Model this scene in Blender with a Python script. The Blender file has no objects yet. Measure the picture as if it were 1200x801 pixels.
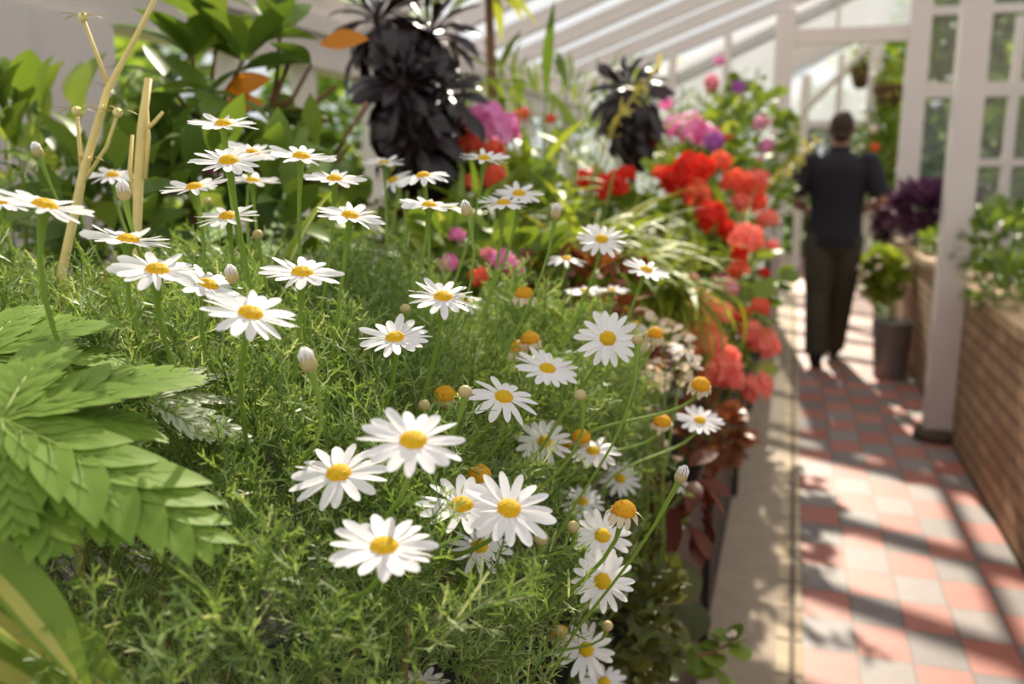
import bpy, math, random
import numpy as np
from mathutils import Vector
random.seed(7)
R = np.random.default_rng(11)
C = bpy.context.scene.collection
sc = bpy.context.scene
A = np.array

# ------------------------------------------------------------------ camera
FPX, YAW, PITCH, HCAM = 1042.0, math.radians(17.3), math.radians(11.1), 1.4
FW = A([-math.sin(YAW)*math.cos(PITCH), math.cos(YAW)*math.cos(PITCH), -math.sin(PITCH)])
RT = A([math.cos(YAW), math.sin(YAW), 0.0])
UP = np.cross(RT, FW)
EYE = A([0, 0, HCAM])
cd = bpy.data.cameras.new('camera'); cam = bpy.data.objects.new('camera', cd); C.objects.link(cam)
cam.location = EYE; cam.rotation_euler = (math.pi/2-PITCH, 0, YAW)
cd.sensor_width = 36; cd.lens = 36*FPX/1200; cd.clip_start = .02; cd.clip_end = 300
cd.dof.use_dof = True; cd.dof.focus_distance = .62; cd.dof.aperture_fstop = 5.4
sc.camera = cam

def at(x, y, d):
    "the point a given depth along the view through a photograph position"
    return EYE + (FW + RT*((x-600)/FPX) + UP*((400.5-y)/FPX))*d

# ------------------------------------------------------------------ mesh helpers
def norm(v):
    v = np.asarray(v, float); return v/(np.linalg.norm(v, axis=-1, keepdims=True)+1e-12)

def basis(d, up):
    "columns: side, direction, normal; d, up arrays (...,3)"
    d = norm(d); up = np.broadcast_to(np.asarray(up, float), d.shape)
    s = np.cross(d, up); bad = np.linalg.norm(s, axis=-1) < 1e-4
    if np.any(bad):
        s = np.where(bad[..., None], np.cross(d, A([.31, .95, .1])), s)
    s = norm(s); n = np.cross(s, d)
    return np.stack([s, d, n], -1)

def nb(n):
    "columns e1, e2, n with n the given axis"
    n = norm(n); e1 = norm(np.cross(n, A([.31, .93, .12]) if abs(n[1]) < .8 else A([1., .1, .2]))); return np.stack([e1, np.cross(n, e1), n], -1)

class MB:
    def __init__(s): s.v = []; s.q = []; s.t = []; s.n = 0
    def add(s, V, Q=None, T=None):
        V = np.asarray(V, float).reshape(-1, 3); s.v.append(V)
        if Q is not None and len(Q): s.q.append(np.asarray(Q, int).reshape(-1, 4)+s.n)
        if T is not None and len(T): s.t.append(np.asarray(T, int).reshape(-1, 3)+s.n)
        s.n += len(V); return s
    def inst(s, tpl, M, L):
        "template copied to many places; M (k,3,3), L (k,3)"
        V, Q, T = tpl; M = np.asarray(M); L = np.asarray(L); k = len(L)
        if k == 0: return s
        W = np.einsum('kij,nj->kni', M, V)+L[:, None, :]
        off = (np.arange(k)*len(V))[:, None, None]
        Qk = (np.asarray(Q, int).reshape(-1, 4)[None]+off).reshape(-1, 4) if len(Q) else None
        Tk = (np.asarray(T, int).reshape(-1, 3)[None]+off).reshape(-1, 3) if len(T) else None
        return s.add(W.reshape(-1, 3), Qk, Tk)
    def box(s, a, b):
        a = A(a, float); b = A(b, float)
        V = [(x, y, z) for x in (a[0], b[0]) for y in (a[1], b[1]) for z in (a[2], b[2])]
        return s.add(V, [(0, 1, 3, 2), (4, 6, 7, 5), (0, 4, 5, 1), (2, 3, 7, 6), (0, 2, 6, 4), (1, 5, 7, 3)])
    def beam(s, p, q, w, h, up=(0, 0, 1)):
        p = A(p, float); q = A(q, float); B = basis(q-p, up); sx, n = B[:, 0]*w/2, B[:, 2]*h/2
        V = [e+i*sx+j*n for e in (p, q) for i, j in ((-1, -1), (1, -1), (1, 1), (-1, 1))]
        return s.add(V, [(0, 3, 2, 1), (4, 5, 6, 7), (0, 1, 5, 4), (1, 2, 6, 5), (2, 3, 7, 6), (3, 0, 4, 7)])
    def tube(s, pts, rad, n=6, cap=True, flat=1.0):
        P = np.asarray(pts, float); k = len(P); rad = np.broadcast_to(np.asarray(rad, float), (k,))
        tan = norm(np.gradient(P, axis=0)); ref = A([.3, .2, 1.]) if abs(tan[0][2]) < .9 else A([1., .2, .1])
        V = []
        for i in range(k):
            a = norm(np.cross(tan[i], ref)); b = np.cross(tan[i], a); ref = np.cross(a, tan[i])
            for j in range(n):
                th = 2*math.pi*j/n; V.append(P[i]+rad[i]*(a*math.cos(th)+b*flat*math.sin(th)))
        Q = [(i*n+j, i*n+(j+1) % n, (i+1)*n+(j+1) % n, (i+1)*n+j) for i in range(k-1) for j in range(n)]
        T = []
        if cap:
            V += [P[0], P[-1]]
            T = [(k*n, (j+1) % n, j) for j in range(n)]+[(k*n+1, (k-1)*n+j, (k-1)*n+(j+1) % n) for j in range(n)]
        return s.add(V, Q, T)
    def loft(s, rings, n=20):
        "rings: (x,y,z,rx,ry) horizontal ellipses, closed at both ends"
        V = []
        for (x, y, z, rx, ry) in rings:
            for j in range(n):
                th = 2*math.pi*j/n; V.append((x+rx*math.cos(th), y+ry*math.sin(th), z))
        k = len(rings)
        Q = [(i*n+j, i*n+(j+1) % n, (i+1)*n+(j+1) % n, (i+1)*n+j) for i in range(k-1) for j in range(n)]
        V += [rings[0][:3], rings[-1][:3]]
        T = [(k*n, (j+1) % n, j) for j in range(n)]+[(k*n+1, (k-1)*n+j, (k-1)*n+(j+1) % n) for j in range(n)]
        return s.add(V, Q, T)
    def ball(s, c, r, sq=(1, 1, 1), M=None, nu=10, nv=7):
        V = []; Q = []; T = []
        for i in range(1, nv):
            ph = math.pi*i/nv
            for j in range(nu):
                th = 2*math.pi*j/nu
                V.append((math.sin(ph)*math.cos(th)*sq[0], math.sin(ph)*math.sin(th)*sq[1], math.cos(ph)*sq[2]))
        V += [(0, 0, sq[2]), (0, 0, -sq[2])]; m = (nv-1)*nu
        Q = [(i*nu+j, (i+1)*nu+j, (i+1)*nu+(j+1) % nu, i*nu+(j+1) % nu) for i in range(nv-2) for j in range(nu)]
        T = [(m, j, (j+1) % nu) for j in range(nu)]+[(m+1, (nv-2)*nu+(j+1) % nu, (nv-2)*nu+j) for j in range(nu)]
        V = A(V)*r
        if M is not None: V = V@np.asarray(M).T
        return s.add(V+A(c), Q, T)
    def data(s, name, origin=(0, 0, 0), smooth=True):
        V = np.concatenate(s.v)-A(origin, float)
        q = np.concatenate(s.q) if s.q else np.zeros((0, 4), int)
        t = np.concatenate(s.t) if s.t else np.zeros((0, 3), int)
        me = bpy.data.meshes.new(name)
        me.vertices.add(len(V)); me.vertices.foreach_set('co', V.astype(np.float32).ravel())
        lv = np.concatenate([q.ravel(), t.ravel()]).astype(np.int32)
        tot = np.concatenate([np.full(len(q), 4), np.full(len(t), 3)]).astype(np.int32)
        st = np.concatenate([[0], np.cumsum(tot)[:-1]]).astype(np.int32)
        me.loops.add(len(lv)); me.loops.foreach_set('vertex_index', lv)
        me.polygons.add(len(tot)); me.polygons.foreach_set('loop_start', st); me.polygons.foreach_set('loop_total', tot)
        me.polygons.foreach_set('use_smooth', np.full(len(tot), smooth, dtype=bool))
        me.update(calc_edges=True); return me

def world_loc(o):
    v = Vector((0, 0, 0))
    while o is not None: v = v+o.location; o = o.parent
    return A(v)

def obj(name, mb, mat, parent=None, smooth=True, loc=None):
    "links a mesh given in scene coordinates; parents carry no rotation when this is used"
    base = A(loc, float) if loc is not None else (world_loc(parent) if parent is not None else A([0., 0, 0]))
    o = bpy.data.objects.new(name, mb.data(name, base, smooth)); C.objects.link(o)
    o.data.materials.append(mat)
    if parent is not None: o.parent = parent; o.location = Vector(base-world_loc(parent))
    else: o.location = base
    return o

def tag(o, label=None, cat=None, group=None, kind=None):
    for k, v in (('label', label), ('category', cat), ('group', group), ('kind', kind)):
        if v: o[k] = v
    return o

def thing(name, loc, label, cat, group=None, kind=None):
    o = bpy.data.objects.new(name, None); C.objects.link(o); o.location = A(loc, float); o.empty_display_size = .1
    return tag(o, label, cat, group, kind)

# ------------------------------------------------------------------ materials
def lin(r, g, b): return tuple(((c/255+.055)/1.055)**2.4 if c > 10 else c/255/12.92 for c in (r, g, b))+(1,)

def new_mat(name):
    m = bpy.data.materials.new(name); m.use_nodes = True; nt = m.node_tree
    return m, nt, nt.nodes['Principled BSDF'], nt.nodes['Material Output']

def simple(name, col, rough=.6, noise=0, nscale=20, metal=0, bump=0, bscale=60, spec=.5):
    m, nt, b, out = new_mat(name); N = nt.nodes; Lk = nt.links
    b.inputs['Roughness'].default_value = rough; b.inputs['Metallic'].default_value = metal
    b.inputs['Specular IOR Level'].default_value = spec
    b.inputs['Base Color'].default_value = col
    tc = N.new('ShaderNodeTexCoord')
    if noise:
        n = N.new('ShaderNodeTexNoise'); n.inputs['Scale'].default_value = nscale; n.inputs['Detail'].default_value = 5
        Lk.new(tc.outputs['Object'], n.inputs['Vector'])
        mx = N.new('ShaderNodeMix'); mx.data_type = 'RGBA'
        mx.inputs['A'].default_value = tuple(c*(1-noise) for c in col[:3])+(1,)
        mx.inputs['B'].default_value = tuple(min(1, c*(1+noise)) for c in col[:3])+(1,)
        Lk.new(n.outputs['Fac'], mx.inputs['Factor']); Lk.new(mx.outputs['Result'], b.inputs['Base Color'])
    if bump:
        n = N.new('ShaderNodeTexNoise'); n.inputs['Scale'].default_value = bscale
        Lk.new(tc.outputs['Object'], n.inputs['Vector'])
        bp = N.new('ShaderNodeBump'); bp.inputs['Strength'].default_value = bump; bp.inputs['Distance'].default_value = .01
        Lk.new(n.outputs['Fac'], bp.inputs['Height']); Lk.new(bp.outputs['Normal'], b.inputs['Normal'])
    return m

def leafy(name, c1, c2, tr=.4, rough=.5, tint=(1.1, 1.05, .6), spec=.28, c3=None):
    "leaf or petal: colour varies from piece to piece, light passes through"
    m, nt, b, out = new_mat(name); N = nt.nodes; Lk = nt.links
    g = N.new('ShaderNodeNewGeometry'); ramp = N.new('ShaderNodeValToRGB')
    ramp.color_ramp.elements[0].color = c1; ramp.color_ramp.elements[1].color = c2
    if c3:
        e = ramp.color_ramp.elements.new(.85); e.color = c2; ramp.color_ramp.elements[2].color = c3
    Lk.new(g.outputs['Random Per Island'], ramp.inputs['Fac'])
    Lk.new(ramp.outputs['Color'], b.inputs['Base Color'])
    b.inputs['Roughness'].default_value = rough; b.inputs['Specular IOR Level'].default_value = spec
    t = N.new('ShaderNodeBsdfTranslucent')
    mul = N.new('ShaderNodeMix'); mul.data_type = 'RGBA'; mul.blend_type = 'MULTIPLY'; mul.inputs['Factor'].default_value = 1
    mul.inputs['B'].default_value = tuple(tint)+(1,)
    Lk.new(ramp.outputs['Color'], mul.inputs['A']); Lk.new(mul.outputs['Result'], t.inputs['Color'])
    mx = N.new('ShaderNodeMixShader'); mx.inputs['Fac'].default_value = tr
    Lk.new(b.outputs['BSDF'], mx.inputs[1]); Lk.new(t.outputs['BSDF'], mx.inputs[2]); Lk.new(mx.outputs['Shader'], out.inputs['Surface'])
    return m

def striped_leaf(name, c1, c2, freq):
    "strap leaf with lengthwise pale stripes across its own X"
    m = leafy(name, c1, c1, .35, .35); nt = m.node_tree; N = nt.nodes; Lk = nt.links
    at_ = N.new('ShaderNodeAttribute'); at_.attribute_name = 'across'
    mt = N.new('ShaderNodeMath'); mt.operation = 'MULTIPLY'; mt.inputs[1].default_value = freq
    sn = N.new('ShaderNodeMath'); sn.operation = 'SINE'
    rp = N.new('ShaderNodeValToRGB'); rp.color_ramp.elements[0].color = c1; rp.color_ramp.elements[1].color = c2
    rp.color_ramp.elements[0].position = .45; rp.color_ramp.elements[1].position = .75
    Lk.new(at_.outputs['Fac'], mt.inputs[0]); Lk.new(mt.outputs[0], sn.inputs[0]); Lk.new(sn.outputs[0], rp.inputs['Fac'])
    for n in list(N):
        if n.type == 'BSDF_PRINCIPLED': Lk.new(rp.outputs['Color'], n.inputs['Base Color'])
        if n.type == 'MIX' : Lk.new(rp.outputs['Color'], n.inputs['A'])
    return m

def glass_mat(name, haze, tintc=(.93, .96, .95), film=.86, cool=0.0):
    "old horticultural glass: mostly clear, a share of milky film, a little gloss"
    m, nt, b, out = new_mat(name); N = nt.nodes; Lk = nt.links
    t = N.new('ShaderNodeBsdfTransparent'); t.inputs['Color'].default_value = tuple(tintc)+(1,)
    tl = N.new('ShaderNodeBsdfTranslucent'); tl.inputs['Color'].default_value = (film*(1-.1*cool), film*(1-.04*cool), film*(1.02+.06*cool), 1)
    nz = N.new('ShaderNodeTexNoise'); nz.inputs['Scale'].default_value = 3; tc = N.new('ShaderNodeTexCoord')
    Lk.new(tc.outputs['Object'], nz.inputs['Vector'])
    mr = N.new('ShaderNodeMapRange'); mr.inputs['To Min'].default_value = haze*.75; mr.inputs['To Max'].default_value = haze*1.25
    Lk.new(nz.outputs['Fac'], mr.inputs['Value'])
    m1 = N.new('ShaderNodeMixShader'); Lk.new(mr.outputs['Result'], m1.inputs['Fac'])
    Lk.new(t.outputs['BSDF'], m1.inputs[1]); Lk.new(tl.outputs['BSDF'], m1.inputs[2])
    gl = N.new('ShaderNodeBsdfGlossy'); gl.inputs['Roughness'].default_value = .08
    lw = N.new('ShaderNodeLayerWeight'); lw.inputs['Blend'].default_value = .5
    pw = N.new('ShaderNodeMath'); pw.operation = 'POWER'; pw.inputs[1].default_value = 5; Lk.new(lw.outputs['Facing'], pw.inputs[0])
    fr = N.new('ShaderNodeMath'); fr.operation = 'MULTIPLY_ADD'; fr.inputs[1].default_value = .6; fr.inputs[2].default_value = .04; Lk.new(pw.outputs[0], fr.inputs[0])
    m2 = N.new('ShaderNodeMixShader'); Lk.new(fr.outputs[0], m2.inputs['Fac'])
    Lk.new(m1.outputs['Shader'], m2.inputs[1]); Lk.new(gl.outputs['BSDF'], m2.inputs[2])
    Lk.new(m2.outputs['Shader'], out.inputs['Surface']); nt.nodes.remove(b)
    return m

def paver_mat():
    m, nt, b, out = new_mat('chequered clay pavers'); N = nt.nodes; Lk = nt.links
    tc = N.new('ShaderNodeTexCoord'); mp = N.new('ShaderNodeMapping')
    mp.inputs['Location'].default_value = (-.105, .03, 0); Lk.new(tc.outputs['Object'], mp.inputs['Vector'])
    dv = N.new('ShaderNodeVectorMath'); dv.operation = 'DIVIDE'; dv.inputs[1].default_value = (.152, .2, 1)
    Lk.new(mp.outputs['Vector'], dv.inputs[0])
    fl = N.new('ShaderNodeVectorMath'); fl.operation = 'FLOOR'; Lk.new(dv.outputs[0], fl.inputs[0])
    fr = N.new('ShaderNodeVectorMath'); fr.operation = 'FRACTION'; Lk.new(dv.outputs[0], fr.inputs[0])
    sf = N.new('ShaderNodeSeparateXYZ'); Lk.new(fl.outputs[0], sf.inputs[0])
    ad = N.new('ShaderNodeMath'); ad.operation = 'ADD'; Lk.new(sf.outputs['X'], ad.inputs[0]); Lk.new(sf.outputs['Y'], ad.inputs[1])
    md = N.new('ShaderNodeMath'); md.operation = 'FLOORED_MODULO'; md.inputs[1].default_value = 2; Lk.new(ad.outputs[0], md.inputs[0])
    wn = N.new('ShaderNodeTexWhiteNoise'); Lk.new(fl.outputs[0], wn.inputs['Vector'])
    def pair(ca, cb):
        x = N.new('ShaderNodeMix'); x.data_type = 'RGBA'; x.inputs['A'].default_value = ca; x.inputs['B'].default_value = cb
        Lk.new(wn.outputs['Value'], x.inputs['Factor']); return x
    red = pair(lin(192, 128, 114), lin(178, 106, 92)); gry = pair(lin(156, 144, 140), lin(130, 120, 118))
    ch = N.new('ShaderNodeMix'); ch.data_type = 'RGBA'
    Lk.new(md.outputs[0], ch.inputs['Factor']); Lk.new(red.outputs['Result'], ch.inputs['A']); Lk.new(gry.outputs['Result'], ch.inputs['B'])
    nz = N.new('ShaderNodeTexNoise'); nz.inputs['Scale'].default_value = 26; nz.inputs['Detail'].default_value = 6
    Lk.new(tc.outputs['Object'], nz.inputs['Vector'])
    sp = N.new('ShaderNodeMix'); sp.data_type = 'RGBA'; sp.blend_type = 'MULTIPLY'; sp.inputs['Factor'].default_value = .5
    mr = N.new('ShaderNodeMapRange'); mr.inputs['To Min'].default_value = .55; mr.inputs['To Max'].default_value = 1.35
    Lk.new(nz.outputs['Fac'], mr.inputs['Value']); Lk.new(ch.outputs['Result'], sp.inputs['A']); Lk.new(mr.outputs['Result'], sp.inputs['B'])
    # joints
    s2 = N.new('ShaderNodeSeparateXYZ'); Lk.new(fr.outputs[0], s2.inputs[0])
    def edge(sock, w):
        a = N.new('ShaderNodeMath'); a.operation = 'SUBTRACT'; a.inputs[1].default_value = .5; Lk.new(sock, a.inputs[0])
        c = N.new('ShaderNodeMath'); c.operation = 'ABSOLUTE'; Lk.new(a.outputs[0], c.inputs[0])
        g = N.new('ShaderNodeMath'); g.operation = 'GREATER_THAN'; g.inputs[1].default_value = .5-w; Lk.new(c.outputs[0], g.inputs[0]); return g
    ex, ey = edge(s2.outputs['X'], .022), edge(s2.outputs['Y'], .016)
    mxm = N.new('ShaderNodeMath'); mxm.operation = 'MAXIMUM'; Lk.new(ex.outputs[0], mxm.inputs[0]); Lk.new(ey.outputs[0], mxm.inputs[1])
    jo = N.new('ShaderNodeMix'); jo.data_type = 'RGBA'; jo.inputs['B'].default_value = lin(112, 92, 84)
    Lk.new(mxm.outputs[0], jo.inputs['Factor']); Lk.new(sp.outputs['Result'], jo.inputs['A'])
    Lk.new(jo.outputs['Result'], b.inputs['Base Color'])
    b.inputs['Roughness'].default_value = .55; b.inputs['Specular IOR Level'].default_value = .4
    bp = N.new('ShaderNodeBump'); bp.inputs['Strength'].default_value = .5; bp.inputs['Distance'].default_value = .004; bp.invert = True
    Lk.new(mxm.outputs[0], bp.inputs['Height']); Lk.new(bp.outputs['Normal'], b.inputs['Normal'])
    return m

def brick_mat(name, c1, c2, mortar, bw=.22, rh=.075, rot=None, offset=.5):
    m, nt, b, out = new_mat(name); N = nt.nodes; Lk = nt.links
    tc = N.new('ShaderNodeTexCoord'); sx = N.new('ShaderNodeSeparateXYZ'); cb = N.new('ShaderNodeCombineXYZ')
    Lk.new(tc.outputs['Object'], sx.inputs[0])
    Lk.new(sx.outputs['Y'], cb.inputs['X']); Lk.new(sx.outputs['X' if rot else 'Z'], cb.inputs['Y'])
    t = N.new('ShaderNodeTexBrick'); t.offset = offset; t.inputs['Color1'].default_value = c1; t.inputs['Color2'].default_value = c2
    t.inputs['Mortar'].default_value = mortar; t.inputs['Scale'].default_value = 1; t.inputs['Brick Width'].default_value = bw
    t.inputs['Row Height'].default_value = rh; t.inputs['Mortar Size'].default_value = .009
    Lk.new(cb.outputs[0], t.inputs['Vector'])
    nz = N.new('ShaderNodeTexNoise'); nz.inputs['Scale'].default_value = 14; nz.inputs['Detail'].default_value = 6
    Lk.new(tc.outputs['Object'], nz.inputs['Vector'])
    mr = N.new('ShaderNodeMapRange'); mr.inputs['To Min'].default_value = .6; mr.inputs['To Max'].default_value = 1.3
    Lk.new(nz.outputs['Fac'], mr.inputs['Value'])
    sp = N.new('ShaderNodeMix'); sp.data_type = 'RGBA'; sp.blend_type = 'MULTIPLY'; sp.inputs['Factor'].default_value = .6
    Lk.new(t.outputs['Color'], sp.inputs['A']); Lk.new(mr.outputs['Result'], sp.inputs['B']); Lk.new(sp.outputs['Result'], b.inputs['Base Color'])
    b.inputs['Roughness'].default_value = .85
    bp = N.new('ShaderNodeBump'); bp.inputs['Strength'].default_value = .7; bp.inputs['Distance'].default_value = .006; bp.invert = True
    Lk.new(t.outputs['Fac'], bp.inputs['Height']); Lk.new(bp.outputs['Normal'], b.inputs['Normal'])
    return m

WHITE = simple('white gloss paint', lin(216, 204, 200), .4, .05, 9)
GLASS = glass_mat('clear pane', .025); ROOFG = glass_mat('filmed roof pane', .17); SHADE = glass_mat('whitewashed pane', .6, film=.46, cool=1.0)
PAVER = paver_mat()
CONC = simple('worn concrete', lin(178, 160, 140), .8, .16, 11, bump=.25, bscale=90)
CREAM = brick_mat('cream edging brick', lin(214, 196, 168), lin(196, 172, 140), lin(120, 104, 90), .2, .075, True, 0)
BRICK = brick_mat('tan stock brick', lin(190, 154, 118), lin(166, 128, 96), lin(118, 94, 74))
COPING = simple('sandstone coping', lin(190, 158, 122), .8, .14, 16, bump=.3)
BLACK = simple('black stained timber', lin(26, 22, 22), .5, .2, 20)
SOIL = simple('dark compost', lin(34, 27, 22), .95, .35, 40, bump=.8, bscale=70)
LAWN = simple('lawn', lin(92, 122, 52), .9, .3, 3)
GRAVEL = simple('gravel', lin(176, 152, 120), .9, .2, 30)
def floret_mat(name, c):
    m = leafy(name, c, c, .45, .6, (1, .95, .7), .2); nt = m.node_tree
    tc = nt.nodes.new('ShaderNodeTexCoord'); v = nt.nodes.new('ShaderNodeTexVoronoi'); v.inputs['Scale'].default_value = 750
    bp = nt.nodes.new('ShaderNodeBump'); bp.inputs['Strength'].default_value = .8; bp.inputs['Distance'].default_value = .001; bp.invert = True
    nt.links.new(tc.outputs['Object'], v.inputs['Vector']); nt.links.new(v.outputs['Distance'], bp.inputs['Height'])
    nt.links.new(bp.outputs['Normal'], nt.nodes['Principled BSDF'].inputs['Normal']); return m
DISC = floret_mat('yellow disc florets', lin(255, 212, 52)); DISCO = floret_mat('old orange disc florets', lin(252, 194, 54))
PETAL = leafy('white ray petals', lin(246, 243, 246), lin(252, 250, 250), .38, .5, (1, .99, .97), .25)
PETALW = leafy('withered petals', lin(226, 205, 176), lin(240, 228, 212), .35, .6, (1, .95, .8), .2)
STEM = leafy('daisy stalk', lin(128, 158, 62), lin(146, 172, 76), .2, .45)
BUD = leafy('bud scales', lin(196, 176, 122), lin(206, 190, 140), .2, .5, (1, 1, .8))
FEATHER = leafy('feathery daisy leaf', lin(98, 126, 58), lin(152, 176, 100), .4, .45, (1.12, 1.06, .6), .4, lin(204, 208, 166))

# ------------------------------------------------------------------ leaf templates (length 1 along Y, normal Z)
def leaf_tpl(prof, droop=.3, fold=.15, nseg=8, wave=0, halves=1, twist=0):
    "prof: (t,halfwidth) list; droop bends it down; fold lifts the edges"
    ts = np.linspace(0, 1, nseg+1); pt, pw = zip(*prof); w = np.interp(ts, pt, pw)
    V = []; Q = []; nc = 2*halves+1
    ang = 0; y = z = 0.; ds = 1/nseg
    for i, t in enumerate(ts):
        if i: ang = -droop*(t-.5/nseg); y += ds*math.cos(ang); z += ds*math.sin(ang)
        for j in range(nc):
            u = (j-halves)/halves
            V.append((u*w[i], y, z+abs(u)*w[i]*fold+wave*math.sin(t*19+u*3)*w[i]))
        if i:
            for j in range(nc-1):
                a = (i-1)*nc+j; Q.append((a, a+1, a+1+nc, a+nc))
    return A(V), A(Q), []

ELL = [(0, .02), (.12, .10), (.3, .19), (.5, .22), (.7, .18), (.88, .09), (1, .005)]
OBOV = [(0, .03), (.3, .07), (.55, .14), (.75, .19), (.9, .15), (1, .03)]
LANCE = [(0, .02), (.2, .055), (.45, .07), (.75, .045), (1, .003)]
GRASS = [(0, .02), (.3, .022), (.7, .016), (1, .001)]
ROUND = [(0, .22), (.1, .38), (.35, .52), (.6, .52), (.82, .38), (.95, .2), (1, .06)]
T_ELL = [leaf_tpl(ELL, d, .25, 6) for d in (.3, .7, 1.1)]
T_OBOV = [leaf_tpl(OBOV, d, .3, 6) for d in (.5, 1.0, 1.6)]
T_LANCE = [leaf_tpl(LANCE, d, .3, 7) for d in (.3, .9, 1.5)]
T_GRASS = [leaf_tpl(GRASS, d, .2, 9) for d in (.8, 1.6, 2.4)]
T_ROUND = [leaf_tpl(ROUND, d, f, 6, .1) for d, f in ((.4, .12), (.7, -.1), (.2, .25))]
def toothed(depth=.35, n=3):
    p = [(0, .03)]
    for i in range(n*2+1):
        t = .1+.8*i/(n*2); env = .26*math.sin(math.pi*min(1, t*.85+.12)); p.append((t, env*(1 if i % 2 == 0 else 1-depth)))
    return p+[(1, .01)]
T_TOOTH = [leaf_tpl(toothed(), d, .2, 14) for d in (.3, .8)]

def scatter(mb, tpls, pos, dirs, size, up=(0, 0, 1), jitter=.35, wid=1.0):
    k = len(pos); size = np.broadcast_to(size, (k,))
    ups = norm(A(up)+R.normal(0, jitter, (k, 3)))
    B = basis(dirs, ups)*size[:, None, None]
    B[:, :, 0] *= wid
    which = R.integers(0, len(tpls), k)
    for i, t in enumerate(tpls):
        m = which == i; mb.inst(t, B[m], pos[m])
    return mb

def rand_dir(k): return norm(R.normal(0, 1, (k, 3)))

# ------------------------------------------------------------------ light and world
SUNV = norm(A([-.16, 1.42, 1.0]))          # towards the sun: ahead, a touch left
sd = bpy.data.lights.new('sun', 'SUN'); sd.energy = 8.2; sd.angle = math.radians(.8); sd.color = (1, .88, .72)
so = bpy.data.objects.new('sun', sd); C.objects.link(so)
so.rotation_euler = Vector(SUNV).to_track_quat('Z', 'Y').to_euler(); so.location = (0, 12, 9)
w = bpy.data.worlds.new('sky'); sc.world = w; w.use_nodes = True
bg = w.node_tree.nodes['Background']; bg.inputs['Color'].default_value = (.93, .95, 1.0, 1); bg.inputs['Strength'].default_value = .82
sc.view_settings.view_transform = 'Standard'; sc.view_settings.look = 'None'
sc.view_settings.gamma = 1; sc.view_settings.use_curve_mapping = False; sc.view_settings.exposure = 0.28
try: sc.cycles.use_denoising = True; sc.cycles.max_bounces = 10; sc.cycles.transparent_max_bounces = 16; sc.cycles.caustics_reflective = False; sc.cycles.caustics_refractive = False
except Exception: pass

# ================================================================== THE GLASSHOUSE
XL, ZE, SL, RX = -1.95, 2.12, .375, .95         # left wall, eave height, roof slope, ridge
def roof_z(x): return ZE+SL*(x-XL)
YP = 8.4                                          # glazed partition across the path
def struct(name, mb, mat, label, cat, smooth=False):
    return tag(obj(name, mb, mat, None, smooth), label, cat, None, 'structure')

struct('floor', MB().box((.105, -2, -.06), (.85, 16, 0)), PAVER, 'chequered path of red and grey clay pavers', 'floor')
struct('trim_1', MB().box((.03, -2, -.06), (.105, 16, 0.002)), CREAM, 'single row of cream edging bricks along the left of the path', 'edging')
struct('trim_2', MB().box((-.2, -2, -.06), (.03, 16, .006)), CONC, 'plain concrete kerb strip between path edging and planting bench', 'kerb')
struct('ground', MB().box((-40, -8, -.2), (40, 60, -.07)), LAWN, 'green lawn outside the glasshouse', 'lawn')
struct('ground.001', MB().box((-5.2, -3, -.07), (-3.7, 30, -.05)), GRAVEL, 'pale gravel path outside the left window', 'path')

# raised bed (left) with black timber front
b = thing('planting_bench', (-1.05, 5.5, 0), 'long raised planting bench with black timber front beside the kerb', 'planting bench', kind='structure')
obj('front_board', MB().box((-.20, -.6, 0), (-.175, YP-.1, .69)), BLACK, b, False)
obj('soil', MB().box((XL+.05, -.6, .45), (-.20, YP-.1, .67)), SOIL, b, False)
for y in (.9, 2.35, 3.8, 5.25, 6.7, 8.1):
    obj('batten', MB().box((-.176, y-.035, 0), (-.155, y+.035, .70)), BLACK, b, False)
obj('rail', MB().box((-.2, -.6, .69), (-.165, YP-.1, .72)), BLACK, b, False)

# roof: rafters with real gaps, panes between
rt = thing('ceiling', (0, 0, 3), 'sloping glass roof on white rafters over the benches', 'glass roof', kind='structure')
ys = [6.86+.69*k for k in range(-13, 2)]; ys = [y for y in ys if y < YP-.1]+[YP]
for y in ys:
    obj('rafter', MB().beam((XL-.05, y, roof_z(XL-.05)), (RX, y, roof_z(RX)), .055, .10), WHITE, rt, False)
    if y < 7.5: obj('rafter', MB().beam((RX, y, roof_z(RX)), (2.9, y, 2.3), .055, .10), WHITE, rt, False)
for y0, y1 in zip(ys[:-1], ys[1:]):
    m = MB(); z0, z1 = roof_z(XL-.05)+.045, roof_z(RX)+.045
    m.add([(XL-.05, y0+.02, z0), (RX, y0+.02, z1), (RX, y1-.02, z1), (XL-.05, y1-.02, z0)], [(0, 1, 2, 3)])
    obj('roof_pane', m, ROOFG, rt, False)
    m = MB(); m.add([(RX, y0+.02, z1), (2.9, y0+.02, 2.34), (2.9, y1-.02, 2.34), (RX, y1-.02, z1)], [(0, 1, 2, 3)])
    obj('roof_pane', m, ROOFG, rt, False)
obj('ridge_beam', MB().box((RX-.06, -2.2, roof_z(RX)-.1), (RX+.06, YP, roof_z(RX)+.1)), WHITE, rt, False)
obj('purlin', MB().beam((.26, -2.2, roof_z(.26)-.09), (.26, YP, roof_z(.26)-.09), .06, .09), WHITE, rt, False)

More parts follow.
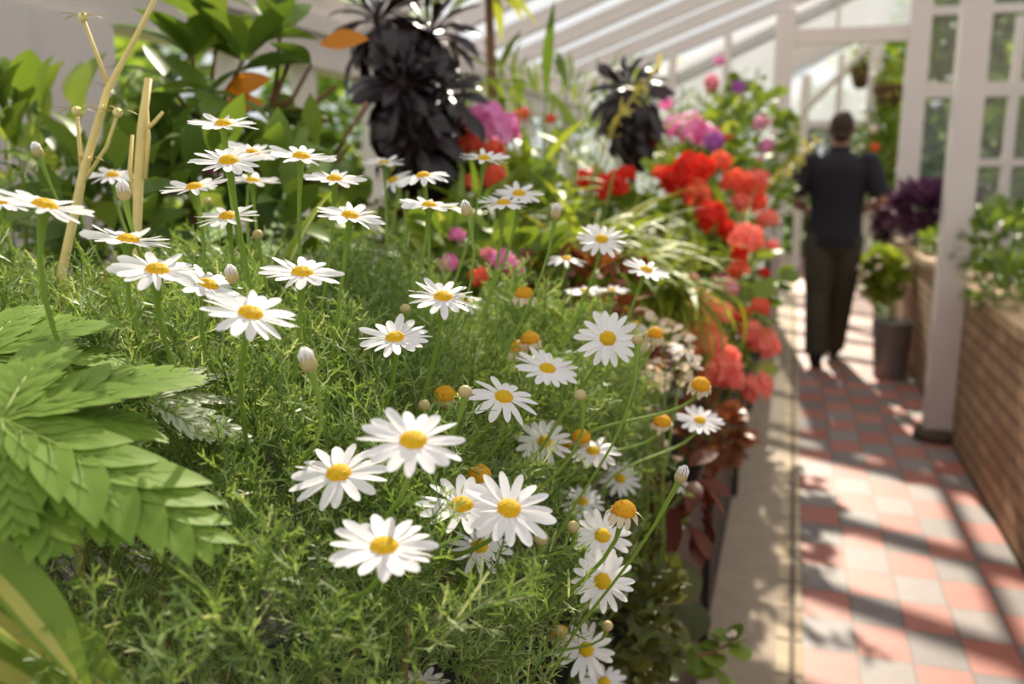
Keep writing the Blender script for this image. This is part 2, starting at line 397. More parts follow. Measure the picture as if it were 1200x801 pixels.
# left wall: big corner post, wall plate, mullions, panes, sill wall
wl = thing('wall_left', (XL, 3, 0), 'white framed glazed side wall behind the left plants', 'glazed wall', kind='structure')
obj('wall_plate', MB().box((XL-.08, -2.2, 1.80), (XL+.07, YP, 2.1)), WHITE, wl, False)
obj('wall_plate_moulding', MB().box((XL+.07, -2.2, 1.93), (XL+.10, YP, 2.0)), WHITE, wl, False)
obj('sill_wall', MB().box((XL-.08, -2.2, 0), (XL+.04, YP, .78)), WHITE, wl, False)
obj('sill', MB().box((XL-.1, -2.2, .78), (XL+.08, YP, .84)), WHITE, wl, False)
obj('corner_post', MB().box((XL-.06, 1.62, .84), (XL+.10, 2.17, 1.80)).box((XL+.10, 1.66, .84), (XL+.115, 1.86, 1.80)), WHITE, wl, False)
for y in (.4, 1.0, 2.86, 3.36, 4.0, 4.65, 5.3, 5.95, 6.6, 7.25, 7.9):
    obj('mullion', MB().box((XL-.04, y-.03, .84), (XL+.05, y+.03, 1.80)), WHITE, wl, False)
obj('pane', MB().add([(XL, -2.2, .84), (XL, YP, .84), (XL, YP, 1.80), (XL, -2.2, 1.80)], [(0, 1, 2, 3)]), GLASS, wl, False)

# low brick wall and bed on the right
struct('wall_right', MB().box((.86, -1, 0), (1.08, 8.3, .76)), BRICK, 'low tan brick wall along the right of the path', 'brick wall')
struct('trim_3', MB().box((.845, -1, .76), (1.10, 8.33, .81)), COPING, 'worn sandstone coping on top of the low brick wall', 'coping')
struct('trim_4', MB().box((1.08, -1, 0), (2.85, YP-.1, .74)), SOIL, 'dark soil of the bed behind the low brick wall', 'soil')
wr = thing('wall_side', (2.9, 3, 0), 'white framed glass side wall beyond the right bed', 'glazed wall', kind='structure')
obj('sill_wall', MB().box((2.86, -2.2, 0), (2.98, 8.5, .8)), WHITE, wr, False)
obj('wall_plate', MB().box((2.84, -2.2, 2.2), (2.98, 8.5, 2.36)), WHITE, wr, False)
for k in range(12): obj('mullion', MB().box((2.87, -2+k*.9, .8), (2.95, -1.94+k*.9, 2.2)), WHITE, wr, False)
obj('pane', MB().add([(2.91, -2.2, .8), (2.91, 8.5, .8), (2.91, 8.5, 2.2), (2.91, -2.2, 2.2)], [(0, 1, 2, 3)]), GLASS, wr, False)

# free-standing post by the wall
p = thing('post', (.79, 4.95, 0), 'thick white roof post standing beside the low brick wall', 'post', kind='structure')
obj('shaft', MB().box((.725, 4.885, .04), (.855, 5.015, roof_z(.79)-.02)), WHITE, p, False)
obj('footing', MB().loft([(.79, 4.95, 0, .115, .115), (.79, 4.95, .05, .11, .11), (.79, 4.95, .07, .08, .08)], 20), simple('footing', lin(92, 76, 66), .9, .2, 30), p)

# partition across the path
wp = thing('wall_back', (0, YP, 0), 'white framed glass partition with an open doorway over the path', 'glazed partition', kind='structure')
def vbar(x, w, z0, z1, root=wp, y=YP, nm='mullion', d=.07): obj(nm, MB().box((x-w/2, y-d/2, z0), (x+w/2, y+d/2, z1)), WHITE, root, False)
def hbar(x0, x1, z, h, root=wp, y=YP, nm='transom', d=.06): obj(nm, MB().box((x0, y-d/2, z-h/2), (x1, y+d/2, z+h/2)), WHITE, root, False)
vbar(-.14, .15, 0, roof_z(-.14)-.06, nm='door_post', d=.1)
vbar(.93, .17, 0, roof_z(.93)-.06, nm='door_post', d=.1)
hbar(-.06, .85, 2.50, .13, nm='door_head')
for x in (-.62, -1.1, -1.55): vbar(x, .06, .8, roof_z(x)-.05)
for x, w in ((.28, .03),): vbar(x, w, 2.56, roof_z(x)-.05)
hbar(XL, -.2, .8, .1)
for x, w in ((1.27, .09), (1.36, .03), (1.68, .07), (2.08, .07), (2.5, .07)): vbar(x, w, .75, 2.8-.3*(x-1))
for z, h in ((.79, .12), (2.03, .12), (2.66, .07)): hbar(1.01, 2.9, z, h)
hbar(1.4, 2.9, 1.44, .06)
obj('stallboard', MB().box((1.0, YP-.03, 0), (2.9, YP+.03, .75)), WHITE, wp, False)
pn = [((XL, .84), (-.22, .84), (-.22, roof_z(-.22)), (XL, ZE)), ((1.01, .84), (2.9, .84), (2.9, 2.3), (1.01, roof_z(RX)-.05))]
for k, q in enumerate(pn): obj('pane', MB().add([(x, YP, z) for x, z in q], [(0, 1, 2, 3)]), SHADE if k == 0 else GLASS, wp, False)
obj('pane', MB().add([(x, YP, z) for x, z in ((-.07, 2.56), (.85, 2.56), (.85, roof_z(.85)), (-.07, roof_z(-.07)))], [(0, 1, 2, 3)]), SHADE, wp, False)

# the house beyond the doorway
YF = 13.2
wf = thing('wall_far', (0, YF, 0), 'white gable wall with glazed doors at the far end of the path', 'gable wall', kind='structure')
def far_z(x): return 2.45+.62*(x+.27)
for x, wd, z1 in ((-1.7, .1, 1.6), (-.98, .08, 2.0), (-.33, .1, 2.42), (.09, .12, 2.64), (.52, .08, 2.9), (1.0, .1, 3.0)): vbar(x, wd, 0, z1, wf, YF)
hbar(-1.95, 1.0, 1.98, .1, wf, YF); hbar(-1.95, 1.0, .8, .1, wf, YF); hbar(.1, .95, 1.45, .06, wf, YF)
obj('pane', MB().add([(-1.95, YF, 2.03), (.95, YF, 2.03), (.95, YF, 2.6), (.95, YF, far_z(.95)), (-.97, YF, 2.03)], [(0, 1, 2, 3)], [(0, 3, 4)]), SHADE, wf, False)
obj('pane', MB().add([(-1.95, YF, .8), (.98, YF, .8), (.98, YF, 1.96), (-1.95, YF, 1.96)], [(0, 1, 2, 3)]), GLASS, wf, False)
rf = thing('ceiling', (0, 11, 3), 'whitewashed glass roof of the house beyond the doorway', 'glass roof', kind='structure')
fys = [8.55+.775*k for k in range(7)]
for y in fys: obj('rafter', MB().beam((XL, y, far_z(-1.2)), (RX, y, far_z(RX)), .05, .08), WHITE, rf, False)
for y0, y1 in zip(fys[:-1], fys[1:]):
    obj('roof_pane', MB().add([(XL, y0, far_z(-1.2)+.05), (RX, y0, far_z(RX)+.05), (RX, y1, far_z(RX)+.05), (XL, y1, far_z(-1.2)+.05)], [(0, 1, 2, 3)]), ROOFG, rf, False)
vbar(.80, .14, 0, far_z(.8)-.05, rf, 11.0, 'prop', .1)
obj('brace', MB().beam((.05, 11.5, 2.05), (.75, 11.0, 2.75), .06, .06), WHITE, rf, False)

# ================================================================== THE DAISY BUSH
FOL = [(100, 700, .42), (300, 700, .42), (450, 760, .42), (600, 760, .5), (300, 560, .46), (450, 560, .5), (600, 560, .6), (700, 560, .74),
       (735, 500, .88), (680, 640, .77), (640, 740, .74), (150, 350, .62), (300, 420, .58), (450, 450, .62), (600, 450, .72), (400, 350, .75),
       (550, 380, .8), (640, 400, .85), (200, 300, .8), (400, 280, .95), (550, 300, 1.0), (640, 330, 1.05), (60, 300, .75), (250, 280, .9), (-60, 420, .55), (-60, 300, .7)]
FP = A([at(*p) for p in FOL]); FP[:, 2] -= .02
FP = np.vstack([FP, [(-.05, .62, .8), (-.06, .85, .85), (-.07, 1.05, .95), (-.15, .26, 1.0), (-.3, .2, 1.05), (-.05, .42, .8), (-.45, .25, 1.1), (-.3, 1.2, 1.12), (-.6, 1.05, 1.2), (-.8, .7, 1.2)]])
def ztop(X, Y):
    P = np.stack([X, Y], -1); d2 = ((P[:, None]-FP[None, :, :2])**2).sum(-1)+1e-5
    wt = d2**-1.8; return (wt*FP[:, 2]).sum(1)/wt.sum(1)

def sprig(seed):
    r = np.random.default_rng(seed); m = MB(); L = 1.0; bend = r.uniform(.1, .6); ax = r.uniform(0, 6.28)
    def stem(t):
        return A([math.cos(ax)*bend*t*t*.35, t*L, math.sin(ax)*bend*t*t*.35])
    m.tube([stem(t) for t in np.linspace(0, 1, 5)], [.016, .014, .012, .009, .005], 3, False)
    for k in range(15):
        t = .15+.85*k/14; az = k*2.4+r.uniform(-.4, .4); ln = r.uniform(.26, .44)*(1.05-.35*t); el = r.uniform(.5, 1.0)
        dv = norm(A([math.cos(az)*math.cos(el), math.sin(el), math.sin(az)*math.cos(el)])); o = stem(t)
        B = basis(dv, r.normal(0, 1, 3)); s_, d_, n_ = B[:, 0], B[:, 1], B[:, 2]; wd = .0125; c = r.uniform(-.25, .25)
        pts = [o+d_*ln*f+n_*c*ln*f*f for f in (0, .5, 1.)]
        m.add([pts[0]-s_*wd*.7, pts[0]+s_*wd*.7, pts[1]-s_*wd, pts[1]+s_*wd, pts[2]-s_*wd*.6, pts[2]+s_*wd*.6], [(0, 1, 3, 2), (2, 3, 5, 4)])
        for f, sg in ((.4, 1), (.55, -1), (.75, 1)):
            q = o+d_*ln*f+n_*c*ln*f*f; e = q+(d_*.7+s_*sg*.7)*ln*r.uniform(.28, .42)+n_*r.uniform(-.03, .03)
            pv = norm(np.cross(e-q, n_))*wd*.8
            m.add([q-pv, q+pv, e+pv*.5, e-pv*.5], [(0, 1, 2, 3)])
    V = np.concatenate(m.v); return V, np.concatenate(m.q), (np.concatenate(m.t) if m.t else [])
SPRIGS = [sprig(s) for s in range(7)]

# (x, y, width on the photo, openness, tilt, petals, droop)
HEADS = [
 (262, 147, 75, .22, -3, 17, .1), (268, 190, 84, .36, -8, 18, .15), (296, 180, 60, .30, 10, 15, .1), (353, 185, 77, .22, 4, 17, .1), (392, 211, 70, .22, 0, 16, .1), (228, 221, 75, .17, -14, 15, .1),
 (296, 213, 60, .16, -2, 15, .1), (267, 255, 74, .32, -8, 16, .2), (132, 206, 56, .3, -5, 15, .3), (52, 243, 108, .2, 9, 17, .1), (4, 238, 66, .25, 4, 16, .2), (410, 254, 76, .3, 6, 15, .15),
 (450, 192, 50, .22, -4, 14, .1), (496, 207, 62, .14, -8, 14, .55), (461, 212, 48, .3, -30, 12, .5), (503, 242, 68, .18, 3, 15, .1), (567, 187, 57, .2, 4, 15, .05), (608, 228, 58, .34, 3, 16, .15), (590, 239, 62, .22, 2, 15, .2), (705, 281, 58, .62, 8, 17, .15),
 (150, 283, 93, .2, 5, 17, .1), (184, 318, 100, .36, 2, 17, .2), (243, 335, 88, .34, 17, 17, .15), (293, 369, 108, .46, 12, 18, .2), (354, 321, 93, .36, 2, 18, .15),
 (519, 349, 80, .46, 3, 16, .25), (463, 397, 84, .46, -4, 18, .15), (484, 518, 120, .6, 2, 17, .2), (590, 466, 80, .6, 14, 13, .45), (641, 433, 72, .52, 14, 17, .15), (712, 397, 72, .88, 12, 17, .3),
 (757, 317, 56, .34, 20, 15, .1), (685, 342, 43, .24, 0, 14, .15), (717, 341, 42, .16, 0, 13, .1), (638, 518, 64, .82, 0, 15, .3), (695, 529, 60, .6, 4, 14, .3), (820, 493, 52, .6, 10, 16, .1),
 (397, 556, 108, .62, -6, 16, .25), (450, 642, 122, .56, 2, 19, .15), (541, 593, 98, .66, 6, 16, .2), (596, 597, 104, .74, 12, 16, .2), (562, 641, 74, .76, 6, 14, .2), (682, 588, 53, .74, 8, 15, .25),
 (706, 628, 70, .86, 10, 16, .25), (706, 681, 73, .97, 8, 16, .2), (687, 761, 66, .96, 8, 15, .25), (727, 561, 48, .88, 8, 15, .2), (708, 800, 56, .8, 10, 14, .3), (492, 806, 70, .6, 0, 15, .3), (545, 353, 48, .4, 15, 14, .3),
 (745, 380, 36, .25, 10, 12, 1.1), (742, 432, 34, .3, 10, 11, 1.2), (802, 412, 40, .3, 22, 11, .6), (664, 304, 46, .22, 5, 12, .5)]
# fading heads: domed disc, limp petals
FADED = [(614, 345, 26, .3, 0, 1.5), (521, 463, 31, .45, 0, 2.6), (561, 556, 34, .5, 0, 1.7), (621, 398, 27, .3, -6, 1.8), (608, 408, 26, .4, -10, 1.6), (681, 512, 26, .55, 10, 2.4), (668, 523, 22, .6, 0, 2.4), (776, 494, 24, .5, 6, 1.6),
         (821, 451, 26, .6, 14, 1.5), (731, 598, 34, .5, 8, 1.3), (127, 326, 18, .4, 0, 2.6), (333, 373, 24, .4, 10, 2.6), (232, 626, 30, .5, -70, 1.2), 
         (768, 391, 22, .45, 10, 2.0), (656, 742, 26, .5, 0, 1.5)]
bush_c = A([-.42, .68])
daisy = thing('daisy_bush', (-.36, .68, .67), 'big bush of white daisies with yellow centres and feathery green leaves nearest the camera', 'daisy bush')
N0 = 8000
X = R.uniform(-1.0, -.06, N0); Y = R.uniform(.2, 1.28, N0)
zt = ztop(X, Y)
u = R.exponential(.075, N0); u = np.minimum(u, .34)
Z = zt-.035-u
ok = (np.hypot(X, Y) > .33) & (X < -.165-.06*np.maximum(0, .7-Y)) & (((X+.5)/.52)**2+((Y-.72)/.58)**2 < 1) & (Z > .68)
# keep the view of the front leaves open: nothing nearer than the flowers themselves
D = np.stack([X, Y, Z], 1)-EYE; dep = D@FW; px = 600+FPX*(D@RT)/dep; py = 400.5-FPX*(D@UP)/dep
ok &= dep > .385
ok &= (Y > .46) | (R.random(N0) < .5)
P = np.stack([X, Y, Z], 1)[ok]
keep = np.ones(len(P), bool)
for (x, y, wpx, *_) in HEADS:
    c = at(x, y, FPX*.051/wpx); v = norm(EYE-c); q = P+A([0, 0, .03])-c; t = np.clip(q@v, -.01, .2)
    keep &= np.linalg.norm(q-t[:, None]*v, axis=1) > .034
for (x, y, wpx, *_) in FADED:
    c = at(x, y, float(np.clip(FPX*.021/wpx, .44, 1.02))); v = norm(EYE-c); q = P+A([0, 0, .03])-c; t = np.clip(q@v, -.01, .2)
    keep &= np.linalg.norm(q-t[:, None]*v, axis=1) > .022
P = P[keep]
outw = np.stack([P[:, 0]-bush_c[0], P[:, 1]-bush_c[1], np.full(len(P), .28)], 1)
dirs = norm(norm(outw)*.42+A([0, 0, .75])+R.normal(0, .42, (len(P), 3)))
m = MB(); scatter(m, SPRIGS, P, dirs, R.uniform(.042, .078, len(P)), jitter=.8)
tag(obj('foliage', m, FEATHER, daisy), kind='stuff')
# woody stems under the leaves
m = MB()
for k in range(26):
    q = P[R.integers(len(P))]; b0 = A([-.36, .68, .67])+A([R.normal(0, .03), R.normal(0, .03), 0])
    mid = (b0+q)/2+A([R.normal(0, .03), R.normal(0, .03), .05]); m.tube([b0, mid, q], [.006, .004, .002], 5)
tag(obj('woody_stem', m, simple('daisy wood', lin(110, 104, 60), .8, .2), daisy), kind='stuff')

def bez(p0, p1, p2, p3, n=9):
    t = np.linspace(0, 1, n)[:, None]
    return (1-t)**3*p0+3*(1-t)**2*t*p1+3*(1-t)*t*t*p2+t**3*p3

def view_frame(P):
    v = norm(EYE-P); s = norm(np.cross(UP, v)); uu = np.cross(v, s); return v, s, uu

def petals(c, n, R0, R1, cnt, droop, wid, r, irregular=.1):
    "one connected ring of ray petals"
    n = norm(n); e1 = nb(n)[:, 0]; e2 = np.cross(n, e1)
    V = [c+n*R0*.1]; Q = []; T = []
    for k in range(cnt):
        th = 2*math.pi*(k+r.uniform(-.22, .22))/cnt; ra = e1*math.cos(th)+e2*math.sin(th); ta = np.cross(n, ra)
        L = (R1-R0)*r.uniform(1-irregular, 1+irregular*.5); w_ = wid*r.uniform(.85, 1.1); dr = droop+r.normal(0, .12)
        tw = r.normal(0, .12); b0 = len(V); x = R0*.55; z = R0*.15; ang = .12
        prof = ((0, .38), (.25, .8), (.55, 1.0), (.82, .9), (.96, .55), (1.02, .18)); last = 0
        for (t, wf_) in prof:
            ang2 = ang-dr*t; x += (t-last)*L*1.15*math.cos(ang2); z += (t-last)*L*1.15*math.sin(ang2); last = t
            p = c+ra*x+n*z; sd_ = norm(ta+n*tw*t*3)
            V += [p-sd_*w_*wf_, p-n*w_*.22*wf_, p+sd_*w_*wf_]
        for i in range(5):
            a = b0+3*i; Q += [(a, a+1, a+4, a+3), (a+1, a+2, a+5, a+4)]
        T += [(0, b0+1, b0), (0, b0+2, b0+1)]
    return MB().add(V, Q, T)

def disc(c, n, rad, h, mb=None):
    B = nb(n); mb = mb or MB()
    V = []; Q = []; T = []; nu, nv = 14, 6
    for i in range(nv):
        ph = math.pi*.56*(1-i/nv)
        for j in range(nu):
            th = 2*math.pi*(j+.5*(i % 2))/nu; q = 1+(.06 if (i+j) % 2 else -.05)
            V.append(c+(B[:, 0]*math.cos(th)+B[:, 1]*math.sin(th))*rad*math.sin(ph)*q+norm(n)*(h*math.cos(ph)*q))
    V.append(c+norm(n)*h*.93)
    Q = [(i*nu+j, i*nu+(j+1) % nu, (i+1)*nu+(j+1) % nu, (i+1)*nu+j) for i in range(nv-1) for j in range(nu)]
    T = [((nv-1)*nu+j, (nv-1)*nu+(j+1) % nu, nv*nu) for j in range(nu)]
    return mb.add(V, Q, T)

def stalk(c, n, r, length, thick=.0015, calyx=.006, base=None):
    "calyx cup and stalk in one piece, running down into the bush"
    q = np.array([c[0]+(bush_c[0]-c[0])*.3+r.normal(0, .012), c[1]+(bush_c[1]-c[1])*.22+r.normal(0, .012)])
    zb = float(ztop(A([q[0]]), A([q[1]]))[0])-.09
    e = A([q[0], q[1], min(zb, c[2]-.06)]) if base is None else base
    n = norm(n); d = np.linalg.norm(c-e)
    pts = bez(c-n*.004, c-n*d*.38, e+A([0, 0, d*.35]), e, 10)
    m = MB(); P = np.vstack([[c+n*.0012], [c-n*.002], pts[:1]-n*.002, pts[1:]])
    rad = [calyx, calyx*.85, thick*1.9]+[thick*1.05]*2+[thick]*(len(P)-5)
    return m.tube(P, rad, 7)

for (x, y, wpx, op, tilt, cnt, dr) in HEADS:
    r = np.random.default_rng(int(x*7+y)); D_ = .051
    c = at(x, y, FPX*D_/wpx); v, s_, uu = view_frame(c); ta = math.radians(tilt)
    n = norm(v*op+math.sqrt(max(0, 1-op*op))*(uu*math.cos(ta)+s_*math.sin(ta)))
    f = obj('daisy_flower', petals(c, n, .0068, D_/2*1.06, cnt, dr, .0034, r), PETAL, daisy, loc=c)
    obj('disc', disc(c+n*.0008, n, .0069, .0042), DISC, f)
    obj('stalk', stalk(c, n, r, .1), STEM, f)

for (x, y, wpx, op, tilt, dr) in FADED:
    r = np.random.default_rng(int(x*3+y)); D_ = .021
    ddep = float(np.clip(FPX*D_/wpx, .44, 1.02)); c = at(x, y, ddep); k = wpx*ddep/FPX/D_
    v, s_, uu = view_frame(c); ta = math.radians(tilt); n = norm(v*op+math.sqrt(1-op*op)*(uu*math.cos(ta)+s_*math.sin(ta)))
    f = obj('faded_daisy_flower', petals(c-n*.001, n, .0085*k, .019*k, 13, dr, .0026*k, r, .3), PETALW, daisy, loc=c)
    obj('disc', disc(c, n, .0088*k, .0075*k), DISCO, f); obj('stalk', stalk(c, n, r, .1, calyx=.0065*k), STEM, f)

# closed buds
BUDS = [(145, 226, 17, 1), (44, 178, 13, 1), (243, 236, 10, 0), (547, 247, 14, 1), (651, 250, 13, 1), (272, 324, 16, 1), (361, 425, 21, 1), (302, 275, 13, 0), (187, 362, 9, 0), (497, 475, 15, 0), (545, 459, 17, 0), (475, 362, 13, 0),
        (680, 463, 15, 0), (513, 725, 15, 0), (672, 617, 15, 0), (634, 630, 18, 0), (655, 738, 13, 0), (712, 733, 13, 0), (525, 764, 10, 0), (798, 558, 16, 1), (747, 398, 14, 0), (428, 460, 12, 0), (92, 232, 10, 0), (430, 255, 9, 0)]
for (x, y, wpx, op) in BUDS:
    r = np.random.default_rng(int(x*5+y)); ddep = float(np.clip(FPX*.0095/wpx, .46, 1.0)); rad = wpx*ddep/FPX/2
    c = at(x, y, ddep); n = norm(A([r.normal(0, .2)+(.5 if x > 780 else 0), r.normal(0, .2), 1])); B = nb(n)
    f = obj('daisy_bud', MB().ball(c, rad, (1, 1, 1.15 if op else .95), B, 10, 7), BUD, daisy, loc=c)
    if op:
        mm = MB()
        for k in range(9):
            th = k*.7; o = B[:, 0]*math.cos(th)+B[:, 1]*math.sin(th)
            mm.tube([c+o*rad*.75+n*rad*.4, c+o*rad*.7+n*rad*1.1, c+o*rad*.22+n*rad*1.85], [rad*.3, rad*.32, rad*.1], 5, True, .5)
        obj('furled_petals', mm, PETAL, f)
    obj('stalk', stalk(c-n*rad*.8, n, r, .1, .0011, rad*.6), STEM, f)

# ================================================================== OTHER PLANTS
GREEN_D = leafy('dark glossy leaf', lin(76, 102, 42), lin(124, 148, 60), .38, .42, c3=lin(150, 164, 82))
GREEN_M = leafy('mid green leaf', lin(90, 118, 44), lin(136, 156, 64), .4, .45, c3=lin(180, 186, 98))
GREEN_Y = leafy('yellow green leaf', lin(128, 152, 44), lin(170, 182, 74), .42, .5, c3=lin(204, 200, 104))
GREEN_L = leafy('fresh lobed leaf', lin(128, 160, 62), lin(140, 170, 70), .42, .55)
ORANGE = leafy('orange leaf', lin(206, 120, 30), lin(220, 148, 44), .45, .4, (1.1, .8, .4))
BRONZE = leafy('bronze red leaf', lin(112, 72, 46), lin(156, 98, 62), .3, .4, (1.2, .7, .5), c3=lin(196, 140, 70))
RUSSET = leafy('red brown leaf', lin(78, 40, 32), lin(118, 64, 46), .3, .5, (1.1, .75, .55))
INK = leafy('near black leaf', lin(24, 15, 19), lin(44, 25, 30), .1, .33, (1.3, .6, .6), .5)
PURPLE = leafy('purple leaf', lin(82, 50, 72), lin(128, 84, 112), .3, .5, (1.1, .8, 1.1))
PALE = leafy('pale silver leaf', lin(188, 198, 170), lin(214, 218, 196), .35, .4)
def petal_mat(n, a, b): return leafy(n, a, b, .45, .5, (1.1, .85, .85), .2)
RED = petal_mat('scarlet petal', lin(222, 44, 30), lin(236, 70, 48)); CORAL = petal_mat('coral petal', lin(248, 138, 120), lin(252, 164, 148))
MAG = petal_mat('magenta petal', lin(240, 150, 218), lin(248, 178, 232)); PINK = petal_mat('soft pink petal', lin(232, 150, 178), lin(240, 176, 190))
SALM = petal_mat('orange red petal', lin(240, 104, 74), lin(248, 130, 98)); VIOL = petal_mat('violet petal', lin(176, 96, 190), lin(204, 128, 210))
WPET = petal_mat('cream petal', lin(240, 232, 214), lin(248, 244, 236))
BARK = simple('brown bark', lin(112, 78, 50), .85, .25, 30, bump=.5); GSTEM = leafy('green shoot', lin(120, 142, 60), lin(140, 160, 72), .15, .5)
STRAW = simple('dry straw stalk', lin(222, 200, 132), .6, .14, 60)
ZB = .67

def foliage(root, cen, rad, n, size, tpls, mat, up=.5, shell=.45, wid=1., name='foliage', kind='stuff', droop=0):
    cen = A(cen, float); rad = A(rad, float)
    d = rand_dir(n); q = shell+(1-shell)*R.random(n)**.6
    P = cen+d*rad*q[:, None]; dirs = norm(d*.8+A([0, 0, up-droop])+R.normal(0, .35, (n, 3)))
    sz = R.uniform(size*.65, size*1.2, n)
    if len(HEADPTS): ok = clear_views(P, dirs*sz[:, None]); P, dirs, sz = P[ok], dirs[ok], sz[ok]
    m = MB(); scatter(m, tpls, P, dirs, sz, wid=wid)
    return tag(obj(name, m, mat, root), kind=kind)

def stems(root, base, ends, thick, mat, name='stem', each=False):
    m = MB(); base = A(base)
    for k, e in enumerate(ends):
        e = A(e); b0 = base+A([R.normal(0, .012), R.normal(0, .012), 0]); mid = b0*.45+e*.55; mid[:2] = b0[:2]*.7+e[:2]*.3
        if each: m = MB()
        m.tube([b0, mid, e], [thick, thick*.8, thick*.5], 6)
        if each: obj(name, m, mat, root)
    if not each: tag(obj(name, m, mat, root), kind='stuff')

def ground_pt(c, z=ZB): return A([c[0], c[1], z])

def leafy_plant(nm, label, cat, c, rad, n, size, tpls, mat, group=None, base=None, z=ZB, **kw):
    c = A(c); b0 = ground_pt(c, z) if base is None else A(base)
    t = thing(nm, b0, label, cat, group)
    foliage(t, c, rad, n, size, tpls, mat, **kw)
    ends = c+rand_dir(7)*A(rad)*.6; stems(t, b0, ends, max(.003, size*.05), GSTEM)
    return t

# --- pelargonium heads: dense balls of five-petalled florets
def truss_tpl(seed, n=24):
    r = np.random.default_rng(seed); pet = leaf_tpl([(0, .1), (.4, .36), (.75, .42), (1, .16)], .5, .2, 3); m = MB()
    for k in range(n):
        ph = math.acos(1-1.45*(k+.5)/n); th = k*2.39996; o = A([math.sin(ph)*math.cos(th), math.sin(ph)*math.sin(th), math.cos(ph)])
        c = o*r.uniform(.5, .95); B = nb(o+r.normal(0, .25, 3))
        for j in range(5):
            a = 2*math.pi*(j+r.uniform(-.1, .1))/5; dd = B[:, 0]*math.cos(a)+B[:, 1]*math.sin(a)
            Bk = basis(norm(dd+B[:, 2]*.35), B[:, 2])*.42; m.inst(pet, Bk[None], c[None])
    return m
TR = [truss_tpl(s).data('truss_%d' % s) for s in range(4)]
def flower_head(root, c, rad, mat, plant_base, name='flower_head', tilt=.3):
    me = TR[R.integers(4)].copy(); me.materials.clear(); me.materials.append(mat)
    o = bpy.data.objects.new(name, me); C.objects.link(o); o.parent = root
    o.location = Vector(A(c)-world_loc(root)); o.scale = (rad,)*3; o.rotation_euler = (R.normal(0, tilt), R.normal(0, tilt), R.uniform(0, 6))
    m = MB(); b0 = A(plant_base)+A([R.normal(0, .02), R.normal(0, .02), 0]); e = A(c)
    m.tube(bez(b0, b0+A([0, 0, .1]), e-A([(e[0]-b0[0])*.35, (e[1]-b0[1])*.35, rad*1.6]), e, 7), [.0045, .004, .0035, .003, .0028, .0026, .0024], 5)
    obj('flower_stalk', m, GSTEM, root)
    return o

HEADPTS = []; QUEUE = []
def pelargonium(*a, **k):
    QUEUE.append((a, k))
    for (x, y, wpx, d, mt) in a[3]: HEADPTS.append((at(x, y, d), wpx*d/FPX/2*.95, .5))
def clear_views(P, tip):
    "leaves are picked away where they would grow over a flower head or rosette"
    ok = np.ones(len(P), bool)
    for c, rad, ln in HEADPTS:
        v = norm(EYE-c)
        for f in (.3, .8):
            q = P+tip*f-c; t = np.clip(q@v, -.01, ln); ok &= np.linalg.norm(q-t[:, None]*v, axis=1) > rad+.012
    return ok
def grow_pelargonium(label, c, rad, heads, n=160, lsize=.06, leafm=None, base=None, group=None, z=ZB):
    "heads: (x, y, width px, depth, material)"
    c = A(c); b0 = ground_pt(c, z) if base is None else A(base)
    t = thing('pelargonium', b0, label, 'flowering plant', group)
    foliage(t, c, rad, n, lsize, T_ROUND, leafm or GREEN_M, up=.7, shell=.3)
    stems(t, b0, c+rand_dir(8)*A(rad)*.6, .006, GSTEM)
    for (x, y, wpx, d, mt) in heads:
        flower_head(t, at(x, y, d), wpx*d/FPX/2, mt, c+A([0, 0, -rad[2]*.5]))
    return t

pelargonium('magenta pelargonium with one big round head right of the large black houseleek', at(570, 225, 2.1), (.14, .12, .12), [(572, 148, 62, 2.1, MAG), (553, 150, 34, 2.12, MAG), (597, 152, 34, 2.12, MAG)], 110)
pelargonium('orange-red pelargonium just below the big magenta flower head', at(560, 240, 1.95), (.12, .1, .1), [(548, 168, 40, 1.98, SALM), (578, 178, 34, 1.98, SALM), (580, 208, 32, 1.9, SALM), (552, 215, 24, 1.9, SALM)], 80)
pelargonium('dull red pelargonium under the smaller black houseleek', at(705, 260, 2.7), (.16, .14, .13), [(690, 215, 36, 2.65, RED), (716, 220, 40, 2.6, RED), (733, 205, 24, 2.65, RED), (612, 135, 20, 2.7, SALM), (645, 140, 14, 2.7, SALM)], 130)
pelargonium('scarlet pelargonium with the brightest red heads, beside the path', at(825, 262, 3.2), (.26, .2, .15),
    [(808, 200, 46, 3.1, RED), (790, 214, 40, 3.1, RED), (833, 252, 40, 2.95, RED), (826, 200, 30, 3.2, RED), (845, 190, 30, 3.4, SALM), (862, 213, 34, 3.3, SALM), (882, 222, 30, 3.4, SALM), (816, 228, 38, 3.05, SALM), (775, 205, 26, 3.2, SALM), (850, 270, 28, 3.0, RED), (888, 240, 26, 3.4, SALM), (868, 238, 26, 3.3, CORAL)], 260, .06, GREEN_M)
pelargonium('coral-red pelargonium hanging over the kerb below the scarlet one', at(860, 315, 2.75), (.15, .18, .15),
    [(874, 281, 40, 2.7, CORAL), (866, 300, 26, 2.7, RED), (866, 315, 28, 2.7, SALM), (900, 258, 26, 3.2, CORAL), (905, 290, 20, 3.2, CORAL), (855, 338, 24, 2.6, PINK), (843, 330, 22, 2.6, PINK), (895, 320, 16, 3.0, RED), (886, 212, 30, 3.4, CORAL)], 200, .06, GREEN_M)
